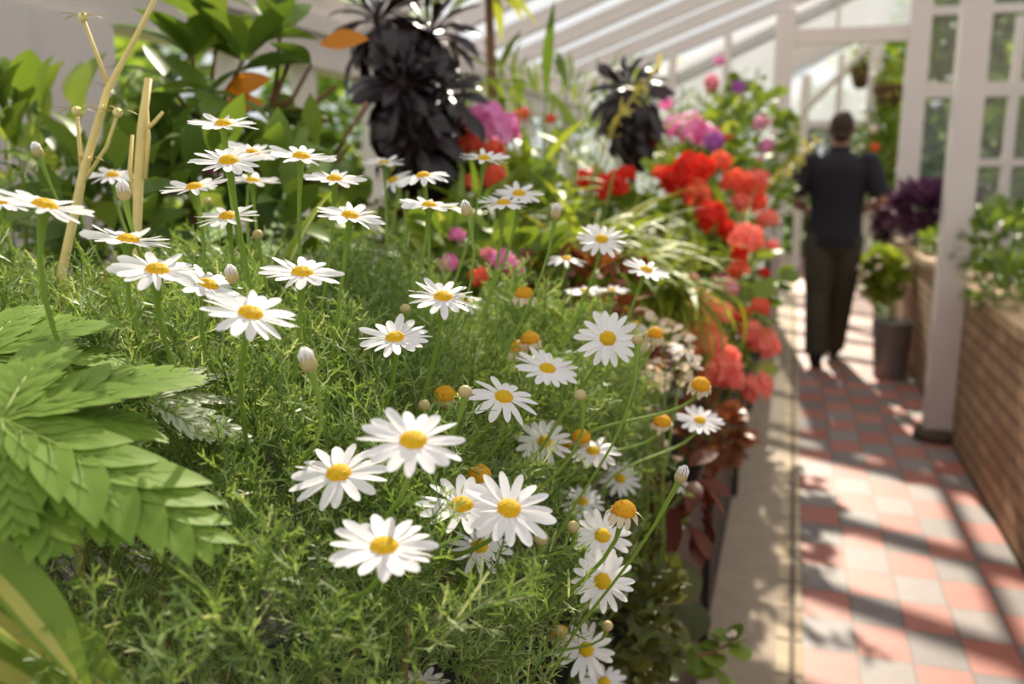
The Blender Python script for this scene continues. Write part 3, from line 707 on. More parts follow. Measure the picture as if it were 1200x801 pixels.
pelargonium('coral pelargonium with many small heads trailing low over the kerb', at(845, 385, 2.4), (.15, .16, .15),
    [(820, 355, 44, 2.25, CORAL), (845, 365, 30, 2.3, CORAL), (832, 398, 46, 2.2, CORAL), (812, 380, 40, 2.2, CORAL), (850, 425, 40, 2.15, CORAL), (836, 440, 34, 2.1, CORAL), (868, 372, 26, 2.4, RED), (878, 390, 34, 2.4, CORAL), (896, 402, 40, 2.4, CORAL), (890, 455, 42, 2.3, CORAL), (858, 446, 30, 2.15, CORAL), (890, 360, 24, 2.5, SALM), (808, 330, 24, 2.3, PINK), (905, 410, 20, 2.4, CORAL)], 220, .055, GREEN_M)
pelargonium('lilac-pink pelargonium behind the scarlet heads, against the roof', at(815, 180, 4.2), (.24, .22, .18), [(808, 150, 42, 4.2, MAG), (828, 160, 34, 4.2, MAG), (790, 150, 30, 4.1, MAG), (838, 168, 26, 4.1, VIOL), (780, 122, 18, 4.2, MAG)], 170, .075, GREEN_M)
pelargonium('far pink-flowered plant beside the left door post', at(875, 165, 5.6), (.34, .3, .42), [(865, 103, 20, 5.4, VIOL), (833, 98, 22, 5.4, PINK), (843, 72, 14, 5.6, MAG), (893, 145, 22, 5.6, MAG), (897, 172, 22, 5.5, MAG), (906, 213, 18, 5.6, MAG), (853, 157, 24, 5.2, SALM), (888, 190, 16, 5.4, PINK)], 380, .07, GREEN_M)
pelargonium('low pink-flowered plant peeping through behind the middle daisies', at(560, 315, 1.45), (.17, .1, .07), [(590, 308, 36, 1.4, MAG), (535, 276, 22, 1.45, MAG), (526, 309, 26, 1.4, MAG), (604, 316, 22, 1.4, MAG), (562, 326, 28, 1.38, SALM), (572, 298, 20, 1.42, PINK)], 90, .05, GREEN_M)
AEO = [(740, 98, .155, 2.9), (728, 135, .10, 2.95), (470, 70, .15, 1.9), (505, 35, .15, 1.9), (485, 150, .11, 1.85)]
for (x, y, r_, d) in AEO: HEADPTS.append((at(x, y, d), r_, .9))
# --- big lobed leaves at the left edge, closest to the lens
def lobed_leaf(root, base, tips, widths, mat, up, vein=True, teeth=5, sag=.2):
    base = A(base); m = MB(); vm = MB(); upv = norm(A(up))
    V = []; 
    LOBE = leaf_tpl([(0, .10), (.2, .17), (.45, .19), (.7, .13), (.9, .05), (1, .004)], .25, .12, 8, .04, 2)
    for tip, wd in zip(tips, widths):
        tip = A(tip); d = tip-base; L = np.linalg.norm(d); B = basis(d, upv); nseg = 30; nc = 7; Vv = []; Q = []
        mid = lambda t: base+B[:, 1]*(t*L)-B[:, 2]*(sag*L*t*t)
        for i in range(nseg+1):
            t = i/nseg; w_ = wd*.55*(math.sin(math.pi*min(1, t*.93+.05))**.8)+.0004
            for j in range(nc):
                u_ = (j-3)/3; Vv.append(mid(t)+B[:, 0]*u_*w_+B[:, 2]*abs(u_)*w_*.12)
            if i: Q += [((i-1)*nc+j, (i-1)*nc+j+1, i*nc+j+1, i*nc+j) for j in range(nc-1)]
        m.add(Vv, Q)
        for k in range(teeth+2):
            t = .12+.78*k/(teeth+1); env = wd*(math.sin(math.pi*min(1, t*.86+.1))**.7)
            for sg in (-1, 1):
                a = math.radians(46-20*t); dd = norm(B[:, 1]*math.cos(a)+B[:, 0]*sg*math.sin(a)-B[:, 2]*sag*t*1.6+B[:, 2]*.12)
                ln = env*1.75*R.uniform(.9, 1.1); Bk = basis(dd, B[:, 2]); Bk = Bk*ln; Bk[:, 0] *= 1.25
                m.inst(LOBE, Bk[None], (mid(t-.03)+B[:, 2]*(-.00015))[None])
                vm.tube([mid(t-.03)+B[:, 2]*.0004, mid(t-.03)+dd*ln*.7+B[:, 2]*.0004], [.0005, .00015], 4)
        vm.tube([mid(t)+B[:, 2]*.0005 for t in np.linspace(0, .97, 9)], np.linspace(.0012, .0003, 9), 5)
    lf = obj('leaf', m, mat, root)
    if vein: obj('vein', vm, GSTEM, lf)
    return lf
lob = thing('lobed_leaf_plant', at(-90, 760, .52)*A([1, 1, 0])+A([0, 0, ZB]), 'plant with big deeply cut fresh green leaves at the left, in front of the daisies', 'plant')
lb = world_loc(lob)
def petiole(root, e, thick=.0022): obj('leaf_stalk', MB().tube(bez(lb, lb+A([-.02, -.02, .25]), A(e)+A([-.02, 0, -.12]), A(e), 9), thick, 6), GSTEM, root)
J = at(2, 492, .43)
lobed_leaf(lob, J, [at(216, 402, .50), at(188, 478, .47), at(262, 600, .405), at(150, 600, .40), at(62, 628, .39), at(10, 605, .385), at(60, 372, .50)], [.024, .018, .026, .017, .017, .014, .018], GREEN_L, (.1, -.25, 1), teeth=5)
petiole(lob, J)
J2 = at(-30, 420, .52)
lobed_leaf(lob, J2, [at(130, 345, .60), at(160, 395, .58), at(40, 330, .60), at(90, 430, .53)], [.024, .02, .018, .018], GREEN_L, (.1, -.2, 1), teeth=5)
petiole(lob, J2)
J3 = at(175, 470, .55)
lobed_leaf(lob, J3, [at(262, 418, .60), at(285, 452, .59), at(300, 500, .56), at(250, 505, .54), at(235, 412, .6)], [.010, .009, .010, .008, .009], PALE, (0, -.5, 1), teeth=4)
petiole(lob, J3, .0015)

# --- strap leaves in the bottom left corner
STRAP = striped_leaf('striped strap leaf', lin(126, 150, 56), lin(196, 192, 104), 3.2)
CREAMY = striped_leaf('cream striped blade', lin(150, 172, 70), lin(226, 222, 160), 4)
def blade(root, pts, wd, mat, facing, n=18):
    P = bez(*[A(p) for p in pts], n); T_ = norm(np.gradient(P, axis=0)); V = []; Q = []; ac = []
    for i in range(n):
        t = i/(n-1); B = basis(T_[i], facing); w_ = wd*(.75+.5*math.sin(math.pi*min(1, t*.9+.05)))*(1 if t < .6 else max(.02, 1-((t-.6)/.4)**1.6))
        for j in range(5):
            u_ = (j-2)/2; V.append(P[i]+B[:, 0]*u_*w_+B[:, 2]*abs(u_)*w_*.3); ac.append(u_)
        if i: Q += [((i-1)*5+j, (i-1)*5+j+1, i*5+j+1, i*5+j) for j in range(4)]
    o = obj('leaf', MB().add(V, Q), mat, root)
    a = o.data.attributes.new('across', 'FLOAT', 'POINT'); a.data.foreach_set('value', ac); return o
sl = thing('strap_leaf_plant', at(-140, 900, .5)*A([1, 1, 0])+A([0, 0, ZB]), 'plant with arching striped strap leaves in the bottom left corner', 'plant')
s0 = world_loc(sl)
for pts, wd in (((at(-120, 590, .42), at(0, 640, .40), at(62, 715, .39), at(112, 830, .40)), .0085), ((at(-110, 640, .43), at(-20, 700, .42), at(80, 745, .41), at(180, 850, .43)), .011), ((at(-120, 740, .42), at(-20, 740, .42), at(50, 780, .42), at(90, 840, .42)), .012)):
    blade(sl, pts[::1], wd, STRAP, (.3, -.5, 1))
    obj('leaf_base', MB().tube(bez(s0, s0+A([-.02, 0, .2]), A(pts[0])-A([.03, 0, .1]), A(pts[0]), 8), [.006]*7+[.004], 6, True, .4), GSTEM, sl)

# --- cream striped blade leaning between the daisies
cb = at(255, 360, 1.0); cs = thing('striped_grass', ground_pt(cb), 'single long cream striped leaf leaning right behind the left daisies', 'grass leaf')
blade(cs, (ground_pt(cb), cb-A([0, 0, .12]), at(315, 290, .98), at(396, 218, .96)), .0075, CREAMY, (.2, -1, .3))

# --- dry flower stalks at the left
dk = thing('dry_flower_stalk', ground_pt(at(60, 480, .80)), 'tall branched dry straw-coloured flower stalk rising at the upper left', 'dry stalk')
d_ = .78
trunk = [ground_pt(at(60, 480, .80)), at(72, 320, d_), at(98, 200, d_), at(126, 105, d_), at(160, 42, d_), at(200, -40, d_)]
obj('main_stalk', MB().tube(trunk, [.0042, .004, .0038, .003, .0024, .0018], 8), STRAW, dk)
def star(root, c, r_=.017):
    m = MB()
    for k in range(6):
        a = k*1.047; dd = norm(A([math.cos(a), math.sin(a)*.6, .35])); m.inst(T_LANCE[1], (basis(dd, (0, 0, 1))*r_*1.3)[None], A(c)[None])
    m.ball(c, r_*.25); obj('seed_head', m, simple('dry husk', lin(232, 214, 150), .7), root)
for p in ([at(126, 98, d_), at(110, 55, d_), at(97, 20, d_-.01)], [at(96, 205, d_), at(93, 170, d_), at(90, 130, d_-.01)], [at(92, 222, d_), at(125, 172, d_), at(138, 132, d_-.01)]):
    br = obj('side_branch', MB().tube(p, [.002, .0017, .0014], 6), STRAW, dk); star(br, p[-1])
for q in (at(120, 126, d_), at(104, 186, d_)): star(dk, q, .013)
dk2 = thing('dry_flower_stalk', ground_pt(at(165, 480, .84)), 'second dry stalk, shorter and cut off at the top, right of the tall branched one', 'dry stalk')
d2 = .82
obj('main_stalk', MB().tube([ground_pt(at(165, 480, .84)), at(160, 300, d2), at(162, 215, d2), at(166, 150, d2), at(174, 92, d2)], [.003, .0036, .0046, .0042, .0034], 8), STRAW, dk2)
for p in ([at(168, 155, d2), at(180, 144, d2), at(191, 131, d2)], [at(160, 240, d2), at(152, 200, d2), at(155, 158, d2)], [at(170, 210, d2), at(174, 160, d2), at(171, 110, d2)]):
    obj('side_branch', MB().tube(p, [.0022, .0019, .0014], 6), STRAW, dk2)

# --- broad-leaved shrub, with clear whorls of leaves on brown branches
def whorl(m, c, n, size, tilt, tpls, axis=(0, 0, 1)):
    B = nb(A(axis, float)); 
    for k in range(n):
        a = k*2.4+R.uniform(-.3, .3); o = B[:, 0]*math.cos(a)+B[:, 1]*math.sin(a); el = tilt+R.normal(0, .25)
        dd = norm(o*math.cos(el)+norm(A(axis))*math.sin(el))
        if not clear_views(A(c)[None], dd[None]*size)[0]: continue
        scatter(m, tpls, A(c)[None]+o*.004, dd[None], size*R.uniform(.8, 1.15), jitter=.25)
sb = ground_pt(at(245, 330, 1.5)); shr = thing('broad_leaf_shrub', sb, 'broad-leaved shrub with brown branches and a few orange leaves at the upper left', 'shrub')
whs = [(200, 95, 1.45, 6, .10, .5), (225, 65, 1.45, 7, .12, .6), (255, 45, 1.5, 6, .13, .8), (245, 110, 1.4, 7, .11, .3), (285, 70, 1.45, 6, .13, .7), (328, 40, 1.5, 5, .12, 1.2), (365, 75, 1.5, 7, .12, .3), (395, 100, 1.5, 8, .11, .4), (385, 140, 1.5, 8, .12, .3), (430, 120, 1.55, 7, .11, .3), (410, 170, 1.5, 8, .11, .2), (345, 140, 1.5, 7, .11, .5), (360, 190, 1.45, 7, .11, .2), (310, 215, 1.45, 7, .11, .3), (215, 130, 1.45, 6, .1, .2), (425, 205, 1.55, 7, .11, .2)]
m = MB(); br = MB(); joint = at(236, 140, 1.46); jo2 = at(318, 130, 1.5)
br.tube([sb, at(225, 220, 1.48), joint], [.011, .009, .007], 7); br.tube([at(230, 180, 1.47), at(270, 125, 1.47), jo2, at(345, 55, 1.5)], [.007, .006, .005, .004], 7)
for (x, y, d, n, sz, tl) in whs:
    c = at(x, y, d); j0 = joint if x < 290 else (jo2 if x < 400 else at(350, 220, 1.5)); br.tube([j0, (j0+c)/2-A([0, 0, .02]), c], [.005, .004, .003], 6); whorl(m, c, n, sz, tl, T_ELL)
tag(obj('foliage', m, GREEN_D, shr), kind='stuff'); tag(obj('branch', br, BARK, shr), kind='stuff')
for (x0, y0, x1, y1) in ((262, 108, 314, 88), (262, 122, 306, 118), (375, 52, 430, 40)):
    dd = at(x1, y1, 1.42)-at(x0, y0, 1.44); o = MB(); scatter(o, T_ELL[:1], at(x0, y0, 1.44)[None], norm(dd)[None], np.linalg.norm(dd), (.2, -.9, .5), .1, 1.1); obj('orange_leaf', o, ORANGE, shr)

leafy_plant('leafy_shrub', 'low dark broad-leaved shrub in front of the white corner post', 'shrub', at(60, 235, 1.45), (.26, .2, .17), 150, .10, T_ELL, GREEN_D, up=.9)
leafy_plant('leafy_plant', 'small light green plant at the far left edge under the corner post', 'plant', at(15, 190, 1.25), (.07, .07, .07), 60, .05, T_LANCE, GREEN_Y, up=.9)
leafy_plant('leafy_shrub', 'dark leafy shrub right behind the upper left daisies', 'shrub', at(215, 255, 1.3), (.28, .18, .13), 170, .085, T_ELL, GREEN_D, up=.7)
leafy_plant('leafy_shrub', 'mid green shrub below the black rosettes, behind the daisies', 'shrub', at(400, 235, 1.5), (.24, .16, .14), 190, .075, T_ELL, GREEN_M, up=.8)

# magenta flowers behind the left daisies
t = thing('magenta_flower_plant', ground_pt(at(242, 250, 1.55)), 'plant with magenta flowers seen behind the dry stalks at the left', 'flowering plant')
foliage(t, at(235, 225, 1.55), (.2, .12, .12), 90, .06, T_ELL, GREEN_M, up=.8)
for (x, y, wpx) in ((248, 170, 34), (243, 200, 30), (180, 158, 30), (196, 222, 18), (262, 185, 22)): flower_head(t, at(x, y, 1.5), wpx*1.5/FPX/2, MAG if x > 200 else VIOL, at(235, 260, 1.55))

# --- two black tree houseleeks
def aeonium(label, c_list, base, group='black tree houseleeks'):
    t = thing('tree_houseleek', base, label, 'succulent', group)
    for (c, rad, ax) in c_list:
        m = MB(); c = A(c); ax = norm(A(ax)); B = nb(ax); n = 54
        for k in range(n):
            f = k/n; a = k*2.39996; el = 1.25-2.15*f**.8; o = B[:, 0]*math.cos(a)+B[:, 1]*math.sin(a)
            dd = norm(o*math.cos(el)+ax*math.sin(el)); sz = rad*(.5+.55*f)
            scatter(m, T_OBOV[1:] if f > .4 else T_OBOV[:2], (c-ax*rad*.28*f+o*.01)[None], dd[None], sz*R.uniform(.8, 1.2), ax, .3, .72)
        tag(obj('rosette', m, INK, t), kind='stuff')
        b0 = A(base); obj('stem', MB().tube(bez(b0, b0+A([0, 0, .3]), c-ax*rad*1.2, c, 9), [.014]*5+[.011]*4, 8), simple('succulent bark', lin(70, 50, 44), .8, .3, 60), t)
    return t
aeonium('large black-leaved tree houseleek with hanging rosettes, cut by the top edge',
        [(at(440, 15, 1.9), .17, (-.25, -.3, 1)), (at(505, 30, 1.95), .18, (.35, -.3, 1)), (at(470, 90, 1.85), .18, (0, -.6, 1)), (at(520, 105, 1.9), .15, (.5, -.5, .7)), (at(485, 155, 1.85), .14, (.1, -.6, .7))], ground_pt(at(490, 300, 1.95)), None)
aeonium('smaller black-leaved tree houseleek standing above the red flowers', [(at(737, 100, 2.9), .19, (0, -.75, .8)), (at(728, 140, 2.95), .15, (-.3, -.5, .6))], ground_pt(at(735, 300, 3.0)), None)
leafy_plant('red_stem_plant', 'dark red-leaved plant below the large black houseleek', 'plant', at(478, 245, 1.75), (.06, .06, .09), 40, .09, T_LANCE, RUSSET, up=.8)

# --- slender trunk with a leafy top
tb = ground_pt(at(576, 200, 2.6)); t = thing('slender_tree', tb, 'slender brown-stemmed plant with narrow drooping leaves at the top edge of the photo', 'young tree')
obj('trunk', MB().tube([tb, at(577, 110, 2.6), at(573, 0, 2.6), at(573, -40, 2.6)], [.016, .014, .012, .01], 8), BARK, t)
m = MB(); 
for (x, y) in ((575, -5), (573, -40), (570, -80)): whorl(m, at(x, y, 2.6), 16, .22, .5, T_LANCE[1:])
tag(obj('foliage', m, GREEN_Y, t), kind='stuff')

# --- narrow-leaved shrubs in the middle
def narrow_shrub(label, pts, leaf, n, mat, base, cat='shrub', tpls=T_LANCE, tilt=.7):
    t = thing('narrow_leaf_shrub', base, label, cat); m = MB(); s_ = MB(); b0 = A(base)
    for (x, y, d) in pts:
        e = at(x, y, d); P = bez(b0, b0+A([0, 0, .2]), (b0+e)/2+A([0, 0, .12]), e, 8); s_.tube(P, np.linspace(.007, .003, 8), 6)
        for f in np.linspace(.3, 1, n):
            i = f*7; q = P[int(i)]*(1-i % 1)+P[min(7, int(i)+1)]*(i % 1); whorl(m, q, 2, leaf*R.uniform(.8, 1.2), tilt, tpls, norm(e-b0))
    tag(obj('foliage', m, mat, t), kind='stuff'); tag(obj('stem', s_, GSTEM, t), kind='stuff')
    return t
narrow_shrub('narrow-leaved green shrub between the two black houseleeks', [(585, 85, 2.35), (610, 120, 2.3), (640, 110, 2.4), (655, 160, 2.3), (690, 120, 2.5), (625, 180, 2.25), (665, 100, 2.5), (605, 200, 2.2)], .20, 9, GREEN_M, ground_pt(at(625, 300, 2.35)))
narrow_shrub('yellow-green narrow-leaved shrub left of the red flowers, under the smaller houseleek', [(640, 190, 2.1), (675, 185, 2.15), (700, 170, 2.2), (720, 200, 2.2), (660, 230, 2.05), (600, 160, 2.1)], .17, 8, GREEN_Y, ground_pt(at(665, 330, 2.15)))
def tuft(label, c, n, size, mat, spread=.5, cat='ornamental grass', group=None):
    c = A(c); b0 = ground_pt(c); t = thing('grass_tuft', b0, label, cat, group); m = MB()
    P = c+R.normal(0, 1, (n, 3))*A([.035, .035, .02]); d = norm(R.normal(0, 1, (n, 3))*A([spread, spread, .1])+A([0, 0, .8]))
    scatter(m, T_GRASS, P, d, R.uniform(size*.6, size*1.1, n), jitter=.1, wid=1.3)
    tag(obj('foliage', m, mat, t), kind='stuff'); obj('crown', MB().tube([b0, (b0+c)/2, c+A([0, 0, .02])], [.018, .016, .022], 10), GSTEM, t); return t
tuft('arching yellow-green grass tuft behind the central daisies', at(680, 320, 1.9), 260, .30, GREEN_Y, 1.0)
tuft('yellow-green grass tuft in front of the coral flowers', at(770, 350, 1.95), 240, .24, GREEN_Y, 1.3)
tuft('grassy tuft directly under the magenta and orange flower heads', at(555, 290, 1.75), 100, .26, GREEN_M, .6)

# --- pelargoniums and other flowers along the bench
leafy_plant('leafy_plant', 'far yellow-green leafy plant on the bench beyond the lilac-pink flowers', 'plant', at(838, 150, 5.0), (.3, .3, .22), 200, .09, T_LANCE, GREEN_M, up=.9)
leafy_plant('leafy_plant', 'far dark leafy plant in front of the left door post', 'plant', at(890, 235, 4.8), (.16, .22, .2), 160, .09, T_ELL, GREEN_M, up=.8)
leafy_plant('leafy_plant', 'leafy green plant behind the yellow-green shrub near the eaves', 'plant', at(650, 150, 3.4), (.5, .3, .25), 300, .12, T_LANCE, GREEN_M, up=.9)
leafy_plant('leafy_plant', 'tall leafy plant left of the slender brown stem', 'plant', at(545, 235, 2.3), (.22, .16, .2), 170, .09, T_LANCE, GREEN_Y, up=.9)
leafy_plant('leafy_plant', 'bushy green plant behind the scarlet pelargonium', 'plant', at(765, 225, 3.4), (.3, .2, .15), 260, .07, T_LANCE, GREEN_M, up=.8)

for a, k in QUEUE: grow_pelargonium(*a, **k)

# bronze and russet foliage plants
leafy_plant('bronze_leaf_plant', 'bronze-red foliage plant behind the daisies at the centre', 'foliage plant', at(682, 345, 1.42), (.10, .1, .07), 150, .04, T_TOOTH, BRONZE, up=.7, wid=1.3)
leafy_plant('bronze_leaf_plant', 'orange-bronze foliage plant hanging over the kerb under the coral flowers', 'foliage plant', at(838, 495, 2.05), (.075, .12, .10), 260, .042, T_TOOTH, BRONZE, up=.4, wid=1.4, base=(-.24, 2.0, ZB))
leafy_plant('russet_leaf_plant', 'dark russet foliage plant behind the right-hand fading daisies', 'foliage plant', at(738, 450, 1.5), (.08, .12, .08), 120, .045, T_TOOTH, RUSSET, up=.6, wid=1.3)
leafy_plant('russet_leaf_plant', 'red-brown leaves drooping over the black bench front', 'foliage plant', at(792, 585, 1.45), (.05, .07, .08), 36, .075, T_ELL, RUSSET, up=-.6, base=(-.24, 1.42, ZB))
leafy_plant('wilted_flower_plant', 'plant of wilted whitish flowers between the daisies and the coral flowers', 'flowering plant', at(768, 415, 1.3), (.07, .07, .05), 110, .014, T_ROUND, PETALW, up=.3)
leafy_plant('yellow_leaf_plant', 'low green and yellow foliage plant under the coral flowers', 'foliage plant', at(790, 320, 2.3), (.2, .18, .11), 260, .05, T_LANCE, GREEN_Y, up=.7)

# plants low at the bench edge
bb = thing('round_leaf_begonia', (-.27, 1.45, ZB), 'dark veined round-leaved plant at the bench edge, lower right of the daisies', 'foliage plant')
BEG = leafy('dark round leaf', lin(66, 72, 34), lin(104, 104, 48), .35, .4)
m = MB()
for (x, y, d, sz) in ((778, 640, 1.42, .085), (755, 700, 1.30, .07), (800, 690, 1.5, .07), (740, 650, 1.30, .06), (770, 735, 1.28, .06)):
    c = at(x, y, d); scatter(m, T_ROUND, c[None]-A([0, 0, .02]), norm(A([.5, -.7, -.35]))[None], sz, (.3, -.5, .8), .2, 1.15)
    st = MB().tube([A([-.27, 1.45, ZB]), (A([-.27, 1.45, ZB])+c)/2+A([0, 0, .06]), c], .0025, 5); obj('leaf_stalk', st, GSTEM, bb)
tag(obj('foliage', m, BEG, bb), kind='stuff')
leafy_plant('creeping_plant', 'yellow-green small-leaved plant trailing under the lowest daisies', 'trailing plant', at(735, 720, 1.12), (.07, .12, .10), 260, .022, T_ROUND, BEG, up=.2, base=(-.24, 1.05, ZB))
iv = thing('trailing_sprig', (-.23, 1.35, ZB), 'leafy sprig reaching out over the kerb at the bottom of the photo', 'trailing plant')
m = MB(); a0 = A([-.23, 1.35, ZB]); e = at(858, 752, 1.36); P = bez(a0, at(770, 780, 1.3), at(820, 778, 1.33), e, 9)
obj('stem', MB().tube(P, .0022, 5), simple('reddish stem', lin(132, 86, 66), .6), iv)
for k, f in enumerate(np.linspace(.3, 1, 8)):
    q = P[int(f*8)]; whorl(m, q, 2, .034, .4, T_ROUND)
whorl(m, at(845, 785, 1.36), 3, .05, .3, T_ROUND); whorl(m, e, 4, .03, .9, T_ROUND); tag(obj('foliage', m, GREEN_M, iv), kind='stuff')
obj('white_flower', MB().ball(at(859, 742, 1.36), .006).ball(at(854, 744, 1.36), .005), WPET, iv)

# long bare flower spikes
def spike(label, pts, th, mat):
    t = thing('flower_spike', pts[0], label, 'flower spike'); obj('stalk', MB().tube(bez(*pts, 12), np.linspace(th, th*.5, 12), 6), mat, t)
    m = MB(); P = bez(*pts, 26)
    for q in P[10:]: scatter(m, T_LANCE[:1], np.repeat(q[None], 4, 0), norm(R.normal(0, 1, (4, 3))+A([.3, 0, .6])), R.uniform(th*4, th*9, 4), wid=2)
    tag(obj('bracts', m, mat, t), kind='stuff')
SPK = leafy('spike bracts', lin(176, 168, 88), lin(206, 192, 112), .3, .5)
spike('pale flower spike crossing in front of the smaller black houseleek', (ground_pt(at(680, 330, 2.3)), at(670, 215, 2.35), at(700, 150, 2.45), at(772, 82, 2.5)), .006, SPK)
spike('long yellowish flower spike leaning towards the walking person', (ground_pt(at(845, 330, 4.2)), at(850, 262, 4.2), at(885, 222, 4.3), at(957, 168, 4.4)), .009, SPK)

leafy_plant('edge_plant', 'dark green bushy plant at the bench edge beyond the coral flowers', 'plant', (-.30, 4.15, .92), (.13, .3, .2), 240, .075, T_ELL, GREEN_M, up=.6)
leafy_plant('edge_plant', 'green bushy plant at the bench edge near the left door post', 'plant', (-.32, 5.5, .95), (.13, .4, .25), 260, .085, T_ELL, GREEN_M, up=.6)

# --- right-hand bed
for (lab, c, rad, n, sz, tp, mt) in (
    ('big-leaved green plant behind the thick white post, on the brick bed', at(1178, 285, 4.4), (.24, .4, .16), 260, .095, T_ELL, GREEN_D),
    ('dark low plant at the right edge of the photo on the brick bed', at(1192, 335, 3.9), (.2, .3, .12), 200, .08, T_ELL, GREEN_D),
    ('small green plant between the two white posts on the brick bed', at(1104, 288, 6.2), (.12, .3, .1), 150, .09, T_ELL, GREEN_M)):
    leafy_plant('bed_plant', lab, 'plant', c, rad, n, sz, tp, mt, z=.74, up=.8)
leafy_plant('purple_plant', 'purple-leaved bush in the bed to the right of the person', 'bush', at(1088, 247, 6.9), (.30, .24, .2), 700, .12, T_ELL, PURPLE, z=.74, up=.8)
leafy_plant('purple_plant', 'tall purple-flowered plant beside the person, left of the door post', 'bush', at(1036, 262, 7.3), (.075, .12, .2), 420, .08, T_ELL, PURPLE, z=0.0, up=.9)
ZINC = simple('dull zinc', lin(150, 146, 142), .45, .15, 12, .5)
bk = thing('zinc_bucket', (.70, 6.42, 0), 'grey metal bucket standing on the path against the brick wall', 'bucket')
m = MB(); B0 = A([.70, 6.42, 0]); n = 28
prof = [(0, 0.0), (.10, 0.0), (.105, .01), (.128, .37), (.134, .375), (.134, .385), (.122, .385), (.10, .05), (0, .05)]
V = [B0+A([r_*math.cos(2*math.pi*j/n), r_*math.sin(2*math.pi*j/n), z]) for r_, z in prof for j in range(n)]
m.add(V, [(i*n+j, i*n+(j+1) % n, (i+1)*n+(j+1) % n, (i+1)*n+j) for i in range(len(prof)-1) for j in range(n)]); obj('pail', m, ZINC, bk)
obj('handle', MB().tube([B0+A([.134*math.cos(a), -.02-.10*math.sin(a), .36-.05*math.sin(a)]) for a in np.linspace(0, math.pi, 12)], .004, 6), ZINC, bk)
obj('soil', MB().loft([(.70, 6.42, .30, .11, .11), (.70, 6.42, .33, .113, .113)], 20), SOIL, bk)
pl = leafy_plant('potted_plant', 'bright yellow-green bushy plant growing over the metal bucket', 'potted plant', at(1036, 322, 6.35), (.135, .2, .19), 320, .08, T_ROUND, GREEN_Y, base=(.70, 6.42, .33), up=.5)
m = MB()
for (x, y) in ((1008, 313), (1016, 303), (1016, 320), (1029, 312), (1030, 300), (1008, 325), (1033, 386)):
    c = at(x, y, 6.1); scatter(m, T_ROUND[:1], np.repeat(c[None], 5, 0), norm(rand_dir(5)+A([0, -.6, 0])), .026)
tag(obj('white_flowers', m, WPET, pl), kind='stuff')

# hanging baskets beyond the doorway
for (x, y, d, rr, lab) in ((1043, 92, 9.4, .17, 'hanging basket of yellow-green trailing leaves in the doorway'), (1010, 72, 10.2, .12, 'smaller hanging basket left of the yellow-green one')):
    c = at(x, y, d); t = thing('hanging_basket', c, lab, 'hanging basket')
    foliage(t, c+A([0, 0, -.02]), (rr*.8, rr*.8, rr*1.9), 260, .09, T_ELL, GREEN_Y, up=-.5, shell=.2)
    obj('basket', MB().loft([(c[0], c[1], c[2]-.30, .05, .05), (c[0], c[1], c[2]-.25, rr*.7, rr*.7), (c[0], c[1], c[2]-.08, rr, rr), (c[0], c[1], c[2]-.07, rr*.9, rr*.9)], 16), simple('coir basket', lin(78, 46, 30), .9, .3, 40), t)
    for a in (0, 2.1, 4.2): obj('chain', MB().tube([c+A([rr*math.cos(a), rr*math.sin(a), -.08]), c+A([0, 0, .45])], .004, 5), BLACK, t)
t = thing('red_flower_plant', A([1.15, 9.6, 0]), 'climbing plant with a red and a white bloom seen through the doorway', 'climber')
foliage(t, at(1040, 185, 9.6), (.28, .4, .6), 1000, .12, T_ELL, GREEN_M, up=.3, shell=.2)
flower_head(t, at(1026, 173, 9.3), .055, SALM, at(1040, 215, 9.6)); flower_head(t, at(1024, 152, 9.3), .05, WPET, at(1040, 215, 9.6)); flower_head(t, at(1053, 188, 9.3), .04, SALM, at(1040, 215, 9.6))

# --- greenery outside, seen through the panes
def tree(label, x, y, h, rad, n, mat, cat='tree', size=.28, low=False, nm='tree'):
    t = thing(nm, (x, y, -.07), label, cat)
    rz = (h/2 if low else h*.36); cz = (h-rz)
    foliage(t, (x, y, cz), (rad, rad, rz), n, size, T_ELL, mat, up=.2, shell=.35, wid=1.5, name='crown')
    obj('trunk', MB().tube([(x, y, -.07), (x+.05, y, cz*.5), (x, y, cz)], [.12, .1, .06], 8), BARK, t)
TD = leafy('tree leaf dark', lin(76, 108, 34), lin(118, 148, 48), .5, .6); TM = leafy('tree leaf', lin(112, 146, 40), lin(160, 182, 66), .5, .6)
for a in ((2.9, 10.6, 3.4, .85, 1500, TM, 'leafy green bush outside the glass right of the doorway'), (5.4, 12.2, 4.8, 1.15, 1700, TD, 'dark green tree outside at the right edge of the photo'), (2.0, 13.0, 4.2, .95, 1700, TD, 'dark green tree outside just right of the far gable'),
          (4.1, 14.8, 5.0, 1.25, 1900, TM, 'bright green tree outside behind the thick white post'), (.3, 15.6, 2.6, .8, 900, TD, 'dark shrub seen through the far glazed doors'), (-2.6, 17.0, 3.4, 1.5, 1400, TM, 'green tree outside left of the far glazed doors'), (2.2, 18.6, 6.0, 1.6, 1900, TM, 'tall green tree far outside beyond the gable'), (8.0, 16.0, 6.5, 1.9, 1900, TD, 'tall dark tree far outside on the right')): tree(a[6], *a[:6], low=True)
for a in ((-5.5, 5.5, 3.0, .95, 1700, TM, 'bright green bush in the garden outside the left window'), (-7.2, 8.2, 3.8, 1.2, 1700, TD, 'dark bush in the garden further along outside the left window'), (-5.9, 11.6, 3.6, 1.3, 1300, TM, 'green bush outside the left window near the slender trunk'), (-7.4, 15.4, 4.2, 1.9, 1400, TD, 'tall garden bush far outside the left wall'), (-9.2, 3.2, 3.6, 1.6, 1300, TM, 'garden tree outside the left wall corner')): tree(a[6], *a[:6], low=True, cat='bush', nm='garden_bush')

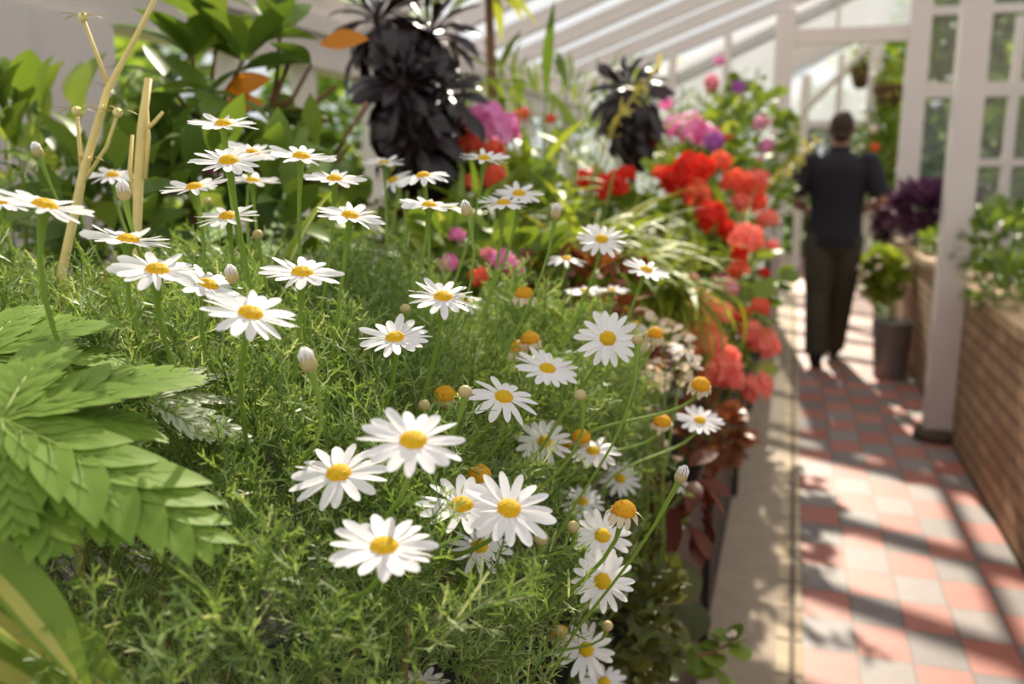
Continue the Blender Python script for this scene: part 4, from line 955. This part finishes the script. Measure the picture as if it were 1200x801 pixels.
# ================================================================== THE PERSON
def remeshed(name, mb, vox, mat, parent, smooth_it=4):
    "closed tubes and lofts fused into one continuous surface"
    me = mb.data('tmp'); o = bpy.data.objects.new('tmp', me); C.objects.link(o)
    rm = o.modifiers.new('r', 'REMESH'); rm.mode = 'VOXEL'; rm.voxel_size = vox
    sm = o.modifiers.new('s', 'SMOOTH'); sm.iterations = smooth_it; sm.factor = .5
    dg = bpy.context.evaluated_depsgraph_get(); dg.update(); out = bpy.data.meshes.new_from_object(o.evaluated_get(dg))
    bpy.data.objects.remove(o); out.polygons.foreach_set('use_smooth', np.ones(len(out.polygons), bool))
    out.materials.clear(); out.materials.append(mat); q = bpy.data.objects.new(name, out); C.objects.link(q); q.parent = parent; return q
SKIN = simple('brown skin', lin(150, 98, 74), .5, .08, 30); NAVY = simple('navy cotton', lin(25, 19, 30), .85, .2, 60, bump=.3, bscale=25)
OLIVE = simple('dark olive cotton', lin(62, 56, 40), .85, .18, 40, bump=.35, bscale=16); HAIR = simple('short dark brown hair', lin(58, 32, 20), .7, .3, 120, bump=.8, bscale=260)
SHOE = simple('black leather', lin(22, 19, 18), .4)
pr = thing('person', (.30, 6.72, 0), 'person seen from behind in navy polo shirt and olive trousers walking away', 'person')
# local metres, facing +Y; right is +X
S_L, S_R = A([-.195, -.01, 1.45]), A([.195, -.01, 1.45])
E_L, E_R = A([-.29, -.03, 1.17]), A([.29, -.05, 1.17]); W_L, W_R = A([-.215, .19, 1.10]), A([.22, .18, 1.12])
H_L, K_L, A_L = A([-.095, 0, .93]), A([-.085, -.02, .50]), A([-.07, -.17, .11])       # left foot trails
H_R, K_R, A_R = A([.095, 0, .93]), A([.075, .10, .50]), A([.045, .20, .10])
def hand(m, wr, fwd, up):
    B = basis(fwd, up); s_, d, n = B[:, 0], B[:, 1], B[:, 2]
    m.tube([wr, wr+d*.03, wr+d*.06, wr+d*.085], [.026, .036, .040, .034], 10, True, .5)
    for k, (off, L) in enumerate(((-.029, .066), (-.010, .075), (.010, .070), (.028, .056))):
        b0 = wr+d*.075+s_*off; m.tube([b0, b0+d*L*.5-n*.012, b0+d*L*.78-n*.034, b0+d*L*.74-n*.055], [.0095, .009, .0085, .0075], 7)
    b0 = wr+d*.025-s_*.030; m.tube([b0, b0+d*.03-s_*.026-n*.012, b0+d*.062-s_*.022-n*.028], [.0125, .011, .009], 7)
m = MB()
m.loft([(0, 0, .84, .10, .08), (0, 0, .90, .165, .115), (0, 0, 1.0, .155, .105), (0, 0, 1.12, .145, .10), (0, 0, 1.28, .165, .11), (0, -.01, 1.40, .18, .105), (0, -.01, 1.47, .12, .085), (0, -.005, 1.51, .062, .062), (0, .01, 1.58, .056, .058)], 24)
m.ball((0, .03, 1.665), 1, (.076, .098, .118), None, 18, 12); m.ball((0, .06, 1.60), 1, (.056, .07, .06), None, 14, 9)
m.tube([(0, .12, 1.675), (0, .137, 1.645), (0, .12, 1.635)], [.009, .016, .012], 8)
for sx in (-1, 1): m.ball((sx*.079, .015, 1.66), 1, (.012, .022, .033), None, 10, 7)
for S_, E_, W_, sx in ((S_L, E_L, W_L, -1), (S_R, E_R, W_R, 1)):
    m.tube([S_+A([-sx*.04, 0, 0]), S_, (S_+E_)/2, E_, E_*.6+W_*.4, W_], [.055, .056, .048, .040, .041, .028], 12)
    hand(m, W_, norm(A([-sx*.35, 1, -.1])), (sx*.9, .2, .4))
for H_, K_, A_ in ((H_L, K_L, A_L), (H_R, K_R, A_R)):
    m.tube([H_, H_*.5+K_*.5, K_, K_*.6+A_*.4+A([0, -.025, 0]), A_], [.088, .076, .054, .052, .038], 12)
m.tube([A_L, A_L+A([0, .05, -.05]), A_L+A([0, .15, -.085])], [.036, .036, .026], 10); m.tube([A_R, A_R+A([0, .06, -.05]), A_R+A([0, .16, -.06])], [.036, .036, .026], 10)
body = remeshed('body', m, .0065, SKIN, pr, 3)
m = MB()
m.loft([(0, 0, .85, .185, .135), (0, 0, .92, .186, .138), (0, 0, 1.0, .178, .128), (0, 0, 1.12, .176, .124), (0, -.005, 1.28, .19, .130), (0, -.015, 1.39, .205, .125), (0, -.015, 1.45, .17, .105), (0, -.01, 1.50, .085, .08), (0, 0, 1.515, .07, .07)], 26)
for S_, E_, sx in ((S_L, E_L, -1), (S_R, E_R, 1)): m.tube([S_+A([-sx*.06, 0, .0]), S_+A([0, 0, -.005]), S_*.45+E_*.55, S_*.12+E_*.88], [.065, .070, .068, .070], 14)
shirt = remeshed('polo_shirt', m, .009, NAVY, pr, 4)
obj('collar', MB().loft([(0, .0, 1.495, .078, .078), (0, .0, 1.54, .070, .072), (0, .0, 1.545, .066, .068)], 22), NAVY, shirt, loc=(0, 0, 0)).location = (0, 0, 0)
m = MB()
m.loft([(0, 0, .80, .12, .10), (0, 0, .86, .178, .128), (0, 0, .95, .176, .126), (0, 0, 1.0, .165, .118)], 24)
for H_, K_, A_ in ((H_L, K_L, A_L), (H_R, K_R, A_R)): m.tube([H_, H_*.5+K_*.5, K_, K_*.5+A_*.5, A_+A([0, .01, -.02])], [.108, .106, .090, .084, .078], 14)
tr_ = remeshed('trousers', m, .009, OLIVE, pr, 4)
o = obj('pocket_flap', MB().box((-.178, -.085, .60), (-.160, .05, .66)), OLIVE, tr_, loc=(0, 0, 0)); o.location = (0, 0, 0)
m = MB(); m.ball((0, .022, 1.683), 1, (.083, .102, .110), None, 20, 14)
hair = remeshed('hair', m.ball((0, -.035, 1.61), 1, (.058, .045, .05), None, 14, 9), .008, HAIR, pr, 2)
for A_, p in ((A_L, -.085), (A_R, -.06)):
    m = MB(); a = A_+A([0, -.035, p]); e = A_+A([0, .17, -.09 if p < -.07 else -.055])
    m.tube([A_+A([0, 0, .0]), A_+A([0, .0, -.05])], [.05, .052], 14); m.tube([a+A([0, 0, .012]), (a+e)/2+A([0, 0, .016]), e+A([0, 0, .01]), e+A([0, .03, .008])], [.040, .047, .046, .026], 14, True, .72)
    remeshed('shoe', m, .007, SHOE, pr, 3)
for sx in (-1, 1):
    o = obj('eye', MB().ball((sx*.031, .113, 1.675), .011), simple('eye white', lin(225, 220, 212), .2), pr, loc=(0, 0, 0)); o.location = (0, 0, 0)
pr.rotation_euler = (0, 0, math.radians(-3)); pr.scale = (1.0, 1.0, 1.0)
